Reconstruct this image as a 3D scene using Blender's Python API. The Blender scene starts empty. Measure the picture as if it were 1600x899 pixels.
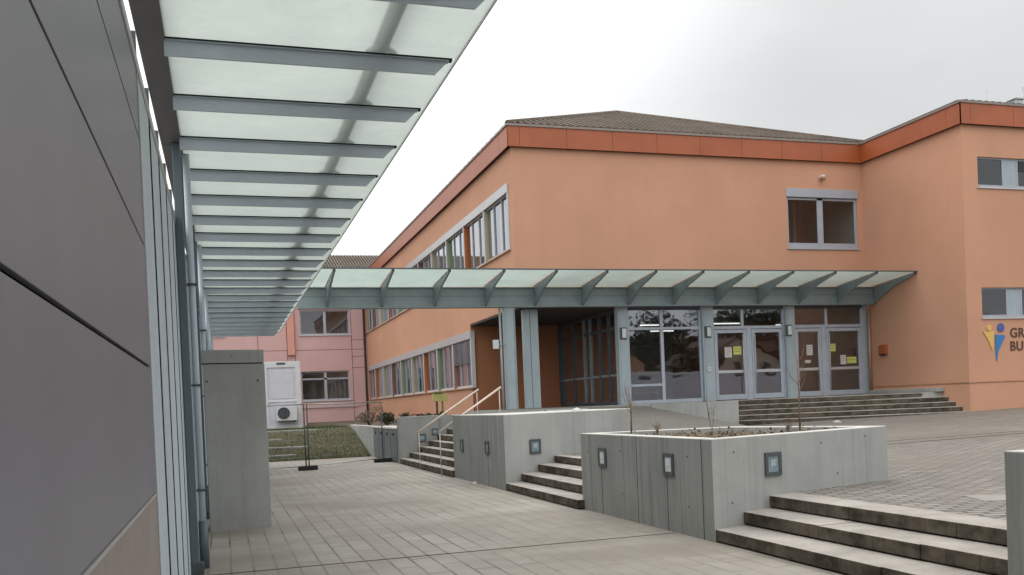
import bpy, bmesh, math, random
from mathutils import Vector, Matrix
random.seed(7)
R = math.radians
scene = bpy.context.scene
COL = scene.collection

# ------------------------------------------------------------------ camera
cam_d = bpy.data.cameras.new("Camera")
cam = bpy.data.objects.new("Camera", cam_d)
COL.objects.link(cam)
cam_d.sensor_width = 36.0
cam_d.lens = 32.0
cam_d.shift_y = 205.5 / 1600.0
cam_d.clip_start = 0.05
cam_d.clip_end = 2000
def _ray(px, py): return Vector((px - 800.0, -(py - 655.0), -1422.0))
_y = _ray(350, 652).normalized()
_x = _ray(5300, 445); _x = (_x - _x.dot(_y) * _y).normalized()
_z = _x.cross(_y)
cam.matrix_world = Matrix.Translation((0, 0, 1.65)) @ Matrix((_x, _y, _z)).to_4x4()
scene.camera = cam

# ------------------------------------------------------------------ world
SUN_AZ, SUN_EL = R(-22), R(42)         # sun hidden by cloud, ahead and slightly left
world = bpy.data.worlds.new("World"); scene.world = world
world.use_nodes = True
nt = world.node_tree; nt.nodes.clear()
def N(t, kind, **kw):
    n = t.nodes.new(kind)
    for k, v in kw.items():
        if k == 'op': n.operation = v
        elif k == 'bt': n.blend_type = v
        else: setattr(n, k, v)
    return n
out = N(nt, 'ShaderNodeOutputWorld'); bg = N(nt, 'ShaderNodeBackground')
bg.inputs['Strength'].default_value = 0.1
sky = N(nt, 'ShaderNodeTexSky'); sky.sky_type = 'NISHITA'; sky.sun_disc = False
sky.sun_elevation = SUN_EL; sky.sun_rotation = SUN_AZ
sky.air_density = 1.0; sky.dust_density = 3.0
tc = N(nt, 'ShaderNodeTexCoord')
nz = N(nt, 'ShaderNodeTexNoise'); nz.inputs['Scale'].default_value = 1.7; nz.inputs['Detail'].default_value = 5; nz.inputs['Roughness'].default_value = .55
mp = N(nt, 'ShaderNodeMapping'); mp.inputs['Scale'].default_value = (1, 1, 2.2); mp.inputs['Location'].default_value = (0.35, 0.1, 0.2)
nt.links.new(tc.outputs['Generated'], mp.inputs[0]); nt.links.new(mp.outputs[0], nz.inputs[0])
sep = N(nt, 'ShaderNodeSeparateXYZ'); nt.links.new(tc.outputs['Generated'], sep.inputs[0])
zr = N(nt, 'ShaderNodeMapRange'); nt.links.new(sep.outputs[2], zr.inputs[0])
zr.inputs[1].default_value = 0.30; zr.inputs[2].default_value = 1.0; zr.inputs[3].default_value = 7.3; zr.inputs[4].default_value = 18.0
# brighter cloud around the hidden sun / towards the left of the view
dotn = N(nt, 'ShaderNodeVectorMath'); dotn.operation = 'DOT_PRODUCT'
nrm = N(nt, 'ShaderNodeVectorMath'); nrm.operation = 'NORMALIZE'
nt.links.new(tc.outputs['Generated'], nrm.inputs[0]); nt.links.new(nrm.outputs[0], dotn.inputs[0])
dotn.inputs[1].default_value = (math.sin(R(-2)) * math.cos(R(28)), math.cos(R(-2)) * math.cos(R(28)), math.sin(R(28)))
gl = N(nt, 'ShaderNodeMapRange'); nt.links.new(dotn.outputs['Value'], gl.inputs[0])
gl.inputs[1].default_value = 0.80; gl.inputs[2].default_value = 0.955; gl.inputs[3].default_value = 0.0; gl.inputs[4].default_value = 5.0
gl.interpolation_type = 'SMOOTHSTEP'
bd = N(nt, 'ShaderNodeVectorMath'); bd.operation = 'DOT_PRODUCT'; nt.links.new(nrm.outputs[0], bd.inputs[0]); bd.inputs[1].default_value = (.45, .85, 0)
bk = N(nt, 'ShaderNodeMapRange'); nt.links.new(bd.outputs['Value'], bk.inputs[0])     # extra sky brightness added behind the viewpoint to light the facades
bk.inputs[1].default_value = 0.1; bk.inputs[2].default_value = -0.6; bk.inputs[3].default_value = 0.0; bk.inputs[4].default_value = 6.6
ad0 = N(nt, 'ShaderNodeMath', op='ADD'); nt.links.new(zr.outputs[0], ad0.inputs[0]); nt.links.new(bk.outputs[0], ad0.inputs[1])
add = N(nt, 'ShaderNodeMath', op='ADD'); nt.links.new(ad0.outputs[0], add.inputs[0]); nt.links.new(gl.outputs[0], add.inputs[1])
cr = N(nt, 'ShaderNodeMapRange'); nt.links.new(nz.outputs[0], cr.inputs[0])
cr.inputs[1].default_value = .3; cr.inputs[2].default_value = .7; cr.inputs[3].default_value = .90; cr.inputs[4].default_value = 1.10
mul = N(nt, 'ShaderNodeMath', op='MULTIPLY'); nt.links.new(add.outputs[0], mul.inputs[0]); nt.links.new(cr.outputs[0], mul.inputs[1])
cc = N(nt, 'ShaderNodeVectorMath'); cc.operation = 'SCALE'; cc.inputs[0].default_value = (0.985, 1.0, 1.0)
nt.links.new(mul.outputs[0], cc.inputs['Scale'])
mx = N(nt, 'ShaderNodeMix'); mx.data_type = 'RGBA'; mx.inputs['Factor'].default_value = 0.94
nt.links.new(sky.outputs[0], mx.inputs[6]); nt.links.new(cc.outputs[0], mx.inputs[7])
nt.links.new(mx.outputs[2], bg.inputs[0]); nt.links.new(bg.outputs[0], out.inputs[0])

sun_d = bpy.data.lights.new("Sun", 'SUN'); sun = bpy.data.objects.new("Sun", sun_d); COL.objects.link(sun)
sun_d.energy = 0.6; sun_d.angle = R(25); sun_d.color = (1.0, 0.96, 0.9)
sd = Vector((math.sin(SUN_AZ) * math.cos(SUN_EL), math.cos(SUN_AZ) * math.cos(SUN_EL), math.sin(SUN_EL)))
sun.rotation_euler = sd.to_track_quat('Z', 'Y').to_euler()

vs = scene.view_settings
vs.view_transform = 'Standard'; vs.look = 'None'; vs.gamma = 1; vs.use_curve_mapping = False
vs.exposure = 0.09

# ------------------------------------------------------------------ materials
def new_mat(name):
    m = bpy.data.materials.new(name); m.use_nodes = True
    t = m.node_tree; t.nodes.clear()
    o = N(t, 'ShaderNodeOutputMaterial'); p = N(t, 'ShaderNodeBsdfPrincipled')
    t.links.new(p.outputs[0], o.inputs[0])
    return m, t, p, o
def texvec(t, scale=(1, 1, 1), space='Object'):
    c = N(t, 'ShaderNodeTexCoord'); mpp = N(t, 'ShaderNodeMapping'); mpp.inputs['Scale'].default_value = scale
    if space == 'World':
        g = N(t, 'ShaderNodeNewGeometry'); t.links.new(g.outputs['Position'], mpp.inputs[0])
    else: t.links.new(c.outputs[space], mpp.inputs[0])
    return mpp.outputs[0]
def noise(t, vec, s, det=5, rough=.6):
    n = N(t, 'ShaderNodeTexNoise'); n.inputs['Scale'].default_value = s; n.inputs['Detail'].default_value = det
    n.inputs['Roughness'].default_value = rough; t.links.new(vec, n.inputs[0]); return n.outputs[0]
def rng(t, v, a, b, c=0., d=1.):
    r = N(t, 'ShaderNodeMapRange'); t.links.new(v, r.inputs[0])
    for i, x in enumerate((a, b, c, d)): r.inputs[i + 1].default_value = x
    return r.outputs[0]
def mix(t, f, a, b, bt='MIX'):
    m = N(t, 'ShaderNodeMix'); m.data_type = 'RGBA'; m.blend_type = bt
    for i, x in ((0, f), (6, a), (7, b)):
        if isinstance(x, (int, float)): m.inputs[i].default_value = x
        elif isinstance(x, tuple): m.inputs[i].default_value = (x + (1,)) if len(x) == 3 else x
        else: t.links.new(x, m.inputs[i])
    return m.outputs[2]
def bump(t, p, h, s=.3, d=.01):
    b = N(t, 'ShaderNodeBump'); b.inputs['Strength'].default_value = s; b.inputs['Distance'].default_value = d
    t.links.new(h, b.inputs['Height']); t.links.new(b.outputs[0], p.inputs['Normal'])
def sc(c, k): return tuple(min(1, x * k) for x in c)

def plain(name, col, rough=.6, metal=0., var=.12, s=3., stretch=(1, 1, 1), bm=.15, spec=.5, grain=60):
    m, t, p, o = new_mat(name)
    v = texvec(t, stretch, 'World'); v2 = texvec(t, (1, 1, 1), 'World')
    n1 = noise(t, v, s); n2 = noise(t, v2, grain, 2)
    c = mix(t, rng(t, n1, .3, .7), sc(col, 1 - var), sc(col, 1 + var))
    c = mix(t, rng(t, n2, .3, .7, 0, .25), c, sc(col, 1 - var * 1.5))
    t.links.new(c, p.inputs['Base Color']); p.inputs['Roughness'].default_value = rough; p.inputs['Metallic'].default_value = metal
    p.inputs['Specular IOR Level'].default_value = spec
    if bm: bump(t, p, n2, bm, .004)
    return m

def render_plaster(name, col):
    """mineral render: fine grain, cloudy tone, faint vertical rain marks"""
    m, t, p, o = new_mat(name)
    a = noise(t, texvec(t, (1, 1, 1), 'World'), .22, 4, .6); b = noise(t, texvec(t, (1.6, 1.6, .16), 'World'), 1.5, 5, .65)
    g = noise(t, texvec(t, (1, 1, 1), 'World'), 90, 2, .5)
    c = mix(t, rng(t, a, .3, .7), sc(col, .9), sc(col, 1.08))
    c = mix(t, rng(t, b, .48, .8, 0, .18), c, sc((col[0] * .86, col[1] * .9, col[2] * .95), .86))
    c = mix(t, rng(t, g, .3, .7, 0, .16), c, sc(col, .7))
    t.links.new(c, p.inputs['Base Color']); p.inputs['Roughness'].default_value = .92
    p.inputs['Specular IOR Level'].default_value = .15
    bump(t, p, g, .35, .004)
    return m

def concrete(name, col, streak=.5, algae=0., dark=.45, drip=.35, alg=(.045, .05, .022)):
    m, t, p, o = new_mat(name)
    w = texvec(t, (1, 1, 1), 'World')
    a = noise(t, w, 1.2, 6, .62); g = noise(t, w, 45, 3, .6)
    st = noise(t, texvec(t, (3.0, 3.0, .14), 'World'), 2.2, 6, .62)
    st2 = noise(t, texvec(t, (9.0, 9.0, .10), 'World'), 2.0, 2, .5)
    c = mix(t, rng(t, a, .3, .7), sc(col, .86), sc(col, 1.12))
    c = mix(t, rng(t, st, .5, .72, 0, streak), c, sc(col, dark))
    c = mix(t, rng(t, st2, .60, .70, 0, drip), c, sc(col, .42))
    c = mix(t, rng(t, g, .35, .75, 0, .3), c, sc(col, .7))
    if algae:
        al = noise(t, texvec(t, (1, 1, 1.5), 'World'), 3.1, 5, .65)
        c = mix(t, rng(t, al, .42, .62, 0, algae), c, alg)
    t.links.new(c, p.inputs['Base Color']); p.inputs['Roughness'].default_value = .88
    p.inputs['Specular IOR Level'].default_value = .25
    h = mix(t, .5, a, g); bump(t, p, h, .35, .008)
    return m

def paving(name, col, bw, bh, mortar, mcol, rot=0., var=.14, joint_soft=.1, stain=.35, offs=.5, loc=(0, 0, 0), fill=.95):
    """pavers laid in a bond; joints are part of the surface pattern"""
    m, t, p, o = new_mat(name)
    g = N(t, 'ShaderNodeNewGeometry'); mpp = N(t, 'ShaderNodeMapping')
    t.links.new(g.outputs['Position'], mpp.inputs[0]); mpp.inputs['Rotation'].default_value = (0, 0, rot); mpp.inputs['Location'].default_value = loc
    br = N(t, 'ShaderNodeTexBrick'); t.links.new(mpp.outputs[0], br.inputs[0])
    br.inputs['Scale'].default_value = 1; br.inputs['Brick Width'].default_value = bw; br.inputs['Row Height'].default_value = bh
    br.inputs['Mortar Size'].default_value = mortar; br.inputs['Mortar Smooth'].default_value = joint_soft
    br.offset = offs
    br.inputs['Color1'].default_value = sc(col, 1 - var) + (1,); br.inputs['Color2'].default_value = sc(col, 1 + var) + (1,)
    br.inputs['Mortar'].default_value = mcol + (1,)
    w = texvec(t, (1, 1, 1), 'World')
    a = noise(t, w, .35, 6, .65); b = noise(t, w, 3.5, 5, .7); f = noise(t, w, 55, 2, .6)
    # joints partly filled with sand and dirt
    c = mix(t, rng(t, noise(t, w, .33, 6, .72), .40, .56, 0, fill), br.outputs['Color'], mix(t, .8, br.outputs['Color'], sc(col, 1.0)))
    c = mix(t, rng(t, a, .42, .62, 0, stain), c, sc((col[0] * .8, col[1] * .76, col[2] * .70), .68))
    bnd = noise(t, texvec(t, (.25, 1.6, 1), 'World'), .8, 4, .6)
    c = mix(t, rng(t, bnd, .5, .72, 0, .35), c, sc(col, .62)); c = mix(t, rng(t, bnd, .5, .3, 0, .25), c, sc(col, 1.3))
    c = mix(t, rng(t, b, .5, .75, 0, .3), c, sc(col, .66))
    c = mix(t, rng(t, f, .3, .7, 0, .22), c, sc(col, 1.2))
    t.links.new(c, p.inputs['Base Color']); p.inputs['Roughness'].default_value = .62; p.inputs['Specular IOR Level'].default_value = .5
    h = mix(t, .25, br.outputs['Fac'], f)
    inv = N(t, 'ShaderNodeMath', op='SUBTRACT'); inv.inputs[0].default_value = 1; t.links.new(br.outputs['Fac'], inv.inputs[1])
    h = mix(t, .25, inv.outputs[0], f); bump(t, p, h, .45, .006)
    return m

def schlick(t, f0, k=1.0):
    g = N(t, 'ShaderNodeNewGeometry'); d = N(t, 'ShaderNodeVectorMath'); d.operation = 'DOT_PRODUCT'
    t.links.new(g.outputs['Incoming'], d.inputs[0]); t.links.new(g.outputs['Normal'], d.inputs[1])
    a = N(t, 'ShaderNodeMath', op='ABSOLUTE'); t.links.new(d.outputs['Value'], a.inputs[0])
    o = N(t, 'ShaderNodeMath', op='SUBTRACT'); o.inputs[0].default_value = 1; t.links.new(a.outputs[0], o.inputs[1])
    p = N(t, 'ShaderNodeMath', op='POWER'); t.links.new(o.outputs[0], p.inputs[0]); p.inputs[1].default_value = 5
    m = N(t, 'ShaderNodeMath', op='MULTIPLY_ADD'); t.links.new(p.outputs[0], m.inputs[0]); m.inputs[1].default_value = (1 - f0) * k; m.inputs[2].default_value = f0 * k; m.use_clamp = True
    return m.outputs[0]
def glass_mat(name, tint=(.72, .78, .78), refl=1.9, rough=.015):
    m = bpy.data.materials.new(name); m.use_nodes = True; t = m.node_tree; t.nodes.clear()
    o = N(t, 'ShaderNodeOutputMaterial'); ms = N(t, 'ShaderNodeMixShader'); tr = N(t, 'ShaderNodeBsdfTransparent'); gs = N(t, 'ShaderNodeBsdfGlossy')
    tr.inputs[0].default_value = tint + (1,); gs.inputs[0].default_value = (.9, .93, 1, 1); gs.inputs['Roughness'].default_value = rough
    t.links.new(schlick(t, .042, refl), ms.inputs[0])      # refl > 1: double glazing reflects more than one pane
    t.links.new(tr.outputs[0], ms.inputs[1]); t.links.new(gs.outputs[0], ms.inputs[2]); t.links.new(ms.outputs[0], o.inputs[0])
    wv = noise(t, texvec(t, (1, 1, 1), 'World'), .9, 2)
    b = N(t, 'ShaderNodeBump'); b.inputs['Strength'].default_value = .05; b.inputs['Distance'].default_value = .05
    t.links.new(wv, b.inputs['Height']); t.links.new(b.outputs[0], gs.inputs['Normal'])
    return m

def frosted(name, tint, clear=.35):
    m = bpy.data.materials.new(name); m.use_nodes = True; t = m.node_tree; t.nodes.clear()
    o = N(t, 'ShaderNodeOutputMaterial'); m1 = N(t, 'ShaderNodeMixShader'); m2 = N(t, 'ShaderNodeMixShader')
    tl = N(t, 'ShaderNodeBsdfTranslucent'); rf = N(t, 'ShaderNodeBsdfRefraction'); gs = N(t, 'ShaderNodeBsdfGlossy')
    rf.inputs['IOR'].default_value = 1.15; rf.inputs['Roughness'].default_value = .40
    w = texvec(t, (1, 1, 1), 'World'); n = noise(t, w, 1.1, 5, .65); n2 = noise(t, w, 14, 4, .7)
    c = mix(t, rng(t, n, .35, .7), sc(tint, .9), sc(tint, 1.05)); c = mix(t, rng(t, n2, .5, .8, 0, .3), c, sc(tint, .72))
    t.links.new(c, tl.inputs[0]); t.links.new(c, rf.inputs[0])
    gs.inputs['Roughness'].default_value = .12
    m1.inputs[0].default_value = clear
    t.links.new(tl.outputs[0], m1.inputs[1]); t.links.new(rf.outputs[0], m1.inputs[2])
    t.links.new(schlick(t, .04, .6), m2.inputs[0]); t.links.new(m1.outputs[0], m2.inputs[1]); t.links.new(gs.outputs[0], m2.inputs[2])
    t.links.new(m2.outputs[0], o.inputs[0])
    return m

def tiles(name, col):
    m, t, p, o = new_mat(name)
    w = texvec(t, (1, 1, 1), 'Object')
    a = noise(t, texvec(t, (1, 1, 1), 'World'), .8, 6, .7); b = noise(t, texvec(t, (1, 1, 1), 'World'), 8, 3, .7)
    c = mix(t, rng(t, a, .35, .65), sc(col, .7), sc(col, 1.25)); c = mix(t, rng(t, b, .4, .7, 0, .6), c, (.07, .065, .05))
    t.links.new(c, p.inputs['Base Color']); p.inputs['Roughness'].default_value = .9
    return m

def emit(name, col, s):
    m, t, p, o = new_mat(name)
    p.inputs['Base Color'].default_value = col + (1,); p.inputs['Emission Color'].default_value = col + (1,); p.inputs['Emission Strength'].default_value = s
    return m

M = {}
M['orange'] = render_plaster('orange_render', (.575, .312, .206))
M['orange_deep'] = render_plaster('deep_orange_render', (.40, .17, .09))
M['pink'] = render_plaster('pink_render', (.63, .405, .385))
M['coral'] = render_plaster('coral_render', (.66, .33, .27))
M['fascia'] = plain('terracotta_fascia_panel', (.36, .090, .028), .42, 0, .12, 1.2, bm=.05)
M['joint'] = plain('dark_joint', (.05, .022, .015), .9, bm=0)
M['tile'] = tiles('roof_tile', (.155, .115, .09))
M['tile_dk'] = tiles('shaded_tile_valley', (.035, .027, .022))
M['steel'] = plain('painted_steel_grey_blue', (.24, .29, .30), .42, .1, .10, 2.5, bm=.06)
M['steel_r'] = plain('grey_blue_rafter_paint', (.58, .65, .73), .42, .05, .08, 2.5, bm=.04)
M['post'] = plain('dark_blue_grey_post', (.115, .15, .175), .45, .1, .12, 2.5, bm=.05)
M['door_frame'] = plain('blue_grey_door_frame', (.42, .455, .52), .42, .05, .08, 2.5, bm=.04)
M['steel_lt'] = plain('light_blue_grey_frame', (.36, .425, .46), .45, .05, .10, 2.5, bm=.06, stretch=(1, 1, .4))
M['steel_dk'] = plain('dark_grey_steel', (.075, .085, .092), .45, .1, .12, 3)
M['galv'] = plain('galvanised_steel', (.42, .44, .45), .38, .6, .15, 4)
M['beam_dk'] = plain('dark_brown_grey_beam', (.085, .078, .074), .55, .0, .10, 2)
M['alu'] = plain('aluminium_trim', (.50, .50, .51), .4, .3, .08, 3)
M['white_frame'] = plain('pale_window_frame', (.52, .52, .52), .5, 0, .07, 3)
M['frame_grey'] = plain('grey_window_frame', (.36, .385, .43), .5, 0, .07, 3)
M['coping'] = plain('coping_metal', (.24, .20, .18), .45, .3, .1, 3)
M['clad'] = plain('dark_fibre_cement_cladding', (.228, .226, .262), .42, 0, .07, 1.3, stretch=(1, 1, .5), bm=.08, spec=.45, grain=120)
M['clad_dk'] = plain('painted_rivet', (.15, .14, .155), .45, .1, .05, 3, bm=0)
M['clad_plinth'] = plain('beige_grey_plinth_panel', (.34, .295, .27), .6, 0, .09, 2.2)
M['slat'] = plain('blue_grey_metal_slat', (.60, .70, .78), .5, .0, .10, 1.2, stretch=(1, 1, .25), bm=.02)
M['black'] = plain('black_gap', (.012, .012, .014), .9, bm=0)
M['rubber'] = plain('black_rubber', (.02, .02, .02), .85)
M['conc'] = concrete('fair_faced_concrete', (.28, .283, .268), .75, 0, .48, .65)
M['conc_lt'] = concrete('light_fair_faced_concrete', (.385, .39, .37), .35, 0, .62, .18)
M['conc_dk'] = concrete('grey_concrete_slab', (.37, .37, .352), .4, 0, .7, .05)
M['conc_top'] = concrete('pale_concrete_top', (.64, .62, .57), .15, .10, .7, .0)  # paler concrete for upper faces and caps
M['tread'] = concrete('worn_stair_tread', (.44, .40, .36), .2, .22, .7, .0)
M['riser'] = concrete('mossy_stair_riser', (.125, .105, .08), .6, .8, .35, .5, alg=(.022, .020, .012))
M['ramp'] = concrete('grey_ramp_surface', (.20, .185, .165), .2, .1, .8, 0)
M['paver'] = paving('long_pale_pavers', (.345, .312, .268), .94, .235, .013, (.04, .035, .026), rot=R(90), var=.13, stain=.8, offs=.5)
M['paver_sm'] = paving('small_plaza_pavers', (.255, .232, .203), .26, .13, .026, (.05, .044, .035), rot=R(14), var=.36, stain=.5, fill=.35)
M['asph'] = plain('distant_ground', (.16, .15, .13), .9, 0, .2, .3)
M['cover'] = plain('pale_cover_slab', (.30, .275, .245), .8, 0, .12, 3)
M['soil'] = plain('planter_soil', (.10, .075, .05), .95, 0, .35, 6, grain=30, bm=.6)
M['grass'] = plain('grass_blades', (.072, .098, .024), .8, 0, .4, 1.2, bm=0)
M['turf'] = plain('mossy_turf', (.075, .065, .028), .95, 0, .4, 1.0, grain=25, bm=.8)
M['leaf'] = plain('evergreen_leaf', (.05, .065, .028), .6, 0, .4, 6, bm=0)
M['leaf_red'] = plain('reddish_leaf', (.14, .05, .03), .6, 0, .4, 6, bm=0)
M['twig'] = plain('dry_twig', (.21, .15, .10), .85, 0, .25, 8, bm=0)
M['dry'] = plain('dry_leaf_litter', (.22, .16, .10), .9, 0, .4, 9, bm=0)
M['bark'] = plain('bark', (.10, .075, .055), .9, 0, .3, 6, bm=.4)
M['glass'] = glass_mat('window_glass')
M['glass_door'] = glass_mat('entrance_glass', (.66, .71, .74), 4.2)
M['frost'] = frosted('frosted_canopy_glass', (.43, .465, .43), .38)
M['glass_top'] = glass_mat('clear_glass_upper_face', (.97, .985, .975), 1.0)
M['frost2'] = frosted('entrance_canopy_glass', (.56, .65, .60), .25)
M['room'] = plain('room_wall', (.46, .41, .35), .9, 0, .2, .6, bm=0)
M['room_red'] = plain('lobby_red_brown_wall', (.50, .20, .15), .9, 0, .2, .6, bm=0)
M['room_floor'] = plain('lobby_floor', (.16, .14, .12), .3, 0, .15, 1, bm=0)
M['room_ceil'] = plain('ceiling_board', (.22, .21, .20), .9, 0, .1, 1, bm=0)
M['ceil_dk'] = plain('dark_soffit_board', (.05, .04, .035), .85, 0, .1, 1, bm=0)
for nme, c in dict(cream=(.50, .44, .33), green=(.30, .36, .24), orange_c=(.50, .17, .06), brown=(.26, .15, .11), grey_c=(.33, .32, .31), rose=(.40, .21, .17)).items():
    M['cur_' + nme] = plain('curtain_' + nme, c, .9, 0, .15, 3, stretch=(6, 6, .2), bm=0)
M['white'] = plain('white_paint', (.66, .66, .68), .5, 0, .06, 3)
M['white2'] = plain('offwhite_cabin_panel', (.60, .605, .655), .5, 0, .06, 3)
M['lampglass'] = plain('opal_lamp_glass', (.62, .66, .66), .25, 0, .05, 3, bm=0)
M['lampglass_b'] = plain('bluish_lamp_lens', (.20, .27, .31), .15, 0, .2, 12, bm=0)
M['lampcore'] = plain('lamp_reflector', (.42, .48, .50), .2, .4, .1, 12, bm=0)
M['rail'] = plain('pale_handrail', (.66, .56, .48), .35, .2, .08, 4, bm=0)
M['paper'] = plain('white_paper', (.62, .58, .58), .8, 0, .08, 30, bm=0)
M['paper_y'] = plain('yellow_green_paper', (.55, .58, .16), .8, 0, .08, 30, bm=0)
M['yellow'] = plain('yellow_sign_face', (.50, .46, .15), .5, 0, .12, 14, bm=0)
M['greencap'] = plain('dull_green_cap', (.13, .15, .03), .6, 0, .15, 14, bm=0)
M['cabinet'] = plain('grey_blue_cabinet', (.16, .185, .21), .45, .2, .12, 2, stretch=(1, 1, .3))
M['gold'] = plain('gold_logo', (.70, .45, .13), .4, .2, .1, 14, bm=0)
M['blue'] = plain('bright_blue_logo', (.03, .18, .45), .4, 0, .1, 14, bm=0)
M['blue_dk'] = plain('dark_blue_logo', (.06, .10, .30), .4, 0, .1, 14, bm=0)
M['letter'] = plain('brown_letter', (.085, .04, .025), .6, 0, .1, 14, bm=0)
M['copper'] = plain('copper_brown_pipe', (.42, .24, .14), .45, .3, .12, 5, bm=0)
M['tube'] = emit('lit_fluorescent_tube', (1.0, .95, .88), 1.6)

# ------------------------------------------------------------------ helpers
def tagit(o, label=None, cat=None, group=None, kind=None):
    if label: o['label'] = label
    if cat: o['category'] = cat
    if group: o['group'] = group
    if kind: o['kind'] = kind
    return o
def thing(name, label, cat, loc=(0, 0, 0), group=None):
    o = bpy.data.objects.new(name, None); COL.objects.link(o)
    o.location = loc; o.empty_display_size = .2
    return tagit(o, label, cat, group)
def root_loc(o):
    while o.parent: o = o.parent
    return o.location.copy()

class MB:
    """collects solids in world coordinates; material slots in order of first use"""
    def __init__(s): s.v = []; s.f = []; s.mi = []; s.sm = []; s.mats = []
    def _m(s, m):
        m = M[m] if isinstance(m, str) else m
        if m not in s.mats: s.mats.append(m)
        return s.mats.index(m)
    def poly(s, pts, m, smooth=False):
        b = len(s.v); s.v += [tuple(p) for p in pts]; s.f.append(list(range(b, b + len(pts)))); s.mi.append(s._m(m)); s.sm.append(smooth); return s
    def box(s, a, b, m, top=None, front=None):
        x0, x1 = sorted((a[0], b[0])); y0, y1 = sorted((a[1], b[1])); z0, z1 = sorted((a[2], b[2]))
        return s.prism([(x0, y0), (x1, y0), (x1, y1), (x0, y1)], z0, z1, m, top)
    def prism(s, pts, z0, z1, m, top=None):
        area = sum(pts[i][0] * pts[(i + 1) % len(pts)][1] - pts[(i + 1) % len(pts)][0] * pts[i][1] for i in range(len(pts)))
        if area < 0: pts = pts[::-1]
        n = len(pts); b = len(s.v)
        zt = z1 if isinstance(z1, (list, tuple)) else [z1] * n
        if area < 0 and isinstance(z1, (list, tuple)): zt = zt[::-1]
        s.v += [(p[0], p[1], z0) for p in pts] + [(p[0], p[1], zt[i]) for i, p in enumerate(pts)]
        mi = s._m(m); mt = s._m(top) if top else mi
        s.f.append(list(range(b, b + n))[::-1]); s.mi.append(mi); s.sm.append(False)
        s.f.append(list(range(b + n, b + 2 * n))); s.mi.append(mt); s.sm.append(False)
        for i in range(n):
            j = (i + 1) % n
            s.f.append([b + i, b + j, b + n + j, b + n + i]); s.mi.append(mi); s.sm.append(False)
        return s
    def bar(s, p0, p1, w, h, m, up=(0, 0, 1)):
        """rectangular bar between two points"""
        p0, p1 = Vector(p0), Vector(p1); d = (p1 - p0).normalized(); u = Vector(up)
        sx = d.cross(u).normalized() * (w / 2); sy = sx.cross(d).normalized() * (h / 2)
        b = len(s.v)
        for p in (p0, p1):
            for k in ((-1, -1), (1, -1), (1, 1), (-1, 1)): s.v.append(tuple(p + sx * k[0] + sy * k[1]))
        for q in ([3, 2, 1, 0], [4, 5, 6, 7], [0, 1, 5, 4], [1, 2, 6, 5], [2, 3, 7, 6], [3, 0, 4, 7]):
            s.f.append([b + i for i in q]); s.mi.append(s._m(m)); s.sm.append(False)
        return s
    def tube(s, pts, r, m, n=10, cap=True):
        pts = [Vector(p) for p in pts]; rs = r if isinstance(r, (list, tuple)) else [r] * len(pts)
        b = len(s.v); mi = s._m(m); prev = None
        for i, p in enumerate(pts):
            d = (pts[min(i + 1, len(pts) - 1)] - pts[max(i - 1, 0)]).normalized()
            u = prev if prev is not None else (Vector((0, 0, 1)) if abs(d.z) < .9 else Vector((1, 0, 0)))
            x = d.cross(u).normalized(); y = x.cross(d).normalized(); prev = y
            for k in range(n):
                a = 2 * math.pi * k / n; s.v.append(tuple(p + (x * math.cos(a) + y * math.sin(a)) * rs[i]))
        for i in range(len(pts) - 1):
            for k in range(n):
                k2 = (k + 1) % n
                s.f.append([b + i * n + k, b + i * n + k2, b + (i + 1) * n + k2, b + (i + 1) * n + k]); s.mi.append(mi); s.sm.append(True)
        if cap:
            s.f.append([b + k for k in range(n)][::-1]); s.mi.append(mi); s.sm.append(False)
            s.f.append([b + (len(pts) - 1) * n + k for k in range(n)]); s.mi.append(mi); s.sm.append(False)
        return s
    def build(s, name, parent=None, bevel=0, loc=None, **kw):
        me = bpy.data.meshes.new(name)
        off = root_loc(parent) if parent else Vector(loc or (0, 0, 0))
        me.from_pydata([tuple(Vector(v) - off) for v in s.v], [], s.f)
        for m in s.mats: me.materials.append(m)
        me.polygons.foreach_set('material_index', s.mi); me.polygons.foreach_set('use_smooth', s.sm)
        bmx = bmesh.new(); bmx.from_mesh(me); bmesh.ops.recalc_face_normals(bmx, faces=bmx.faces) if kw.pop('recalc', True) else None
        bmx.to_mesh(me); bmx.free(); me.update()
        o = bpy.data.objects.new(name, me); COL.objects.link(o)
        if parent: o.parent = parent
        else: o.location = off
        if bevel:
            bv = o.modifiers.new('Bevel', 'BEVEL'); bv.width = bevel; bv.segments = 2; bv.limit_method = 'ANGLE'; bv.angle_limit = R(40)
        return tagit(o, **kw)
def copy_tree(o, parent=None):
    c = o.copy(); COL.objects.link(c)
    if parent: c.parent = parent
    for ch in list(o.children): copy_tree(ch, c)
    return c

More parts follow.
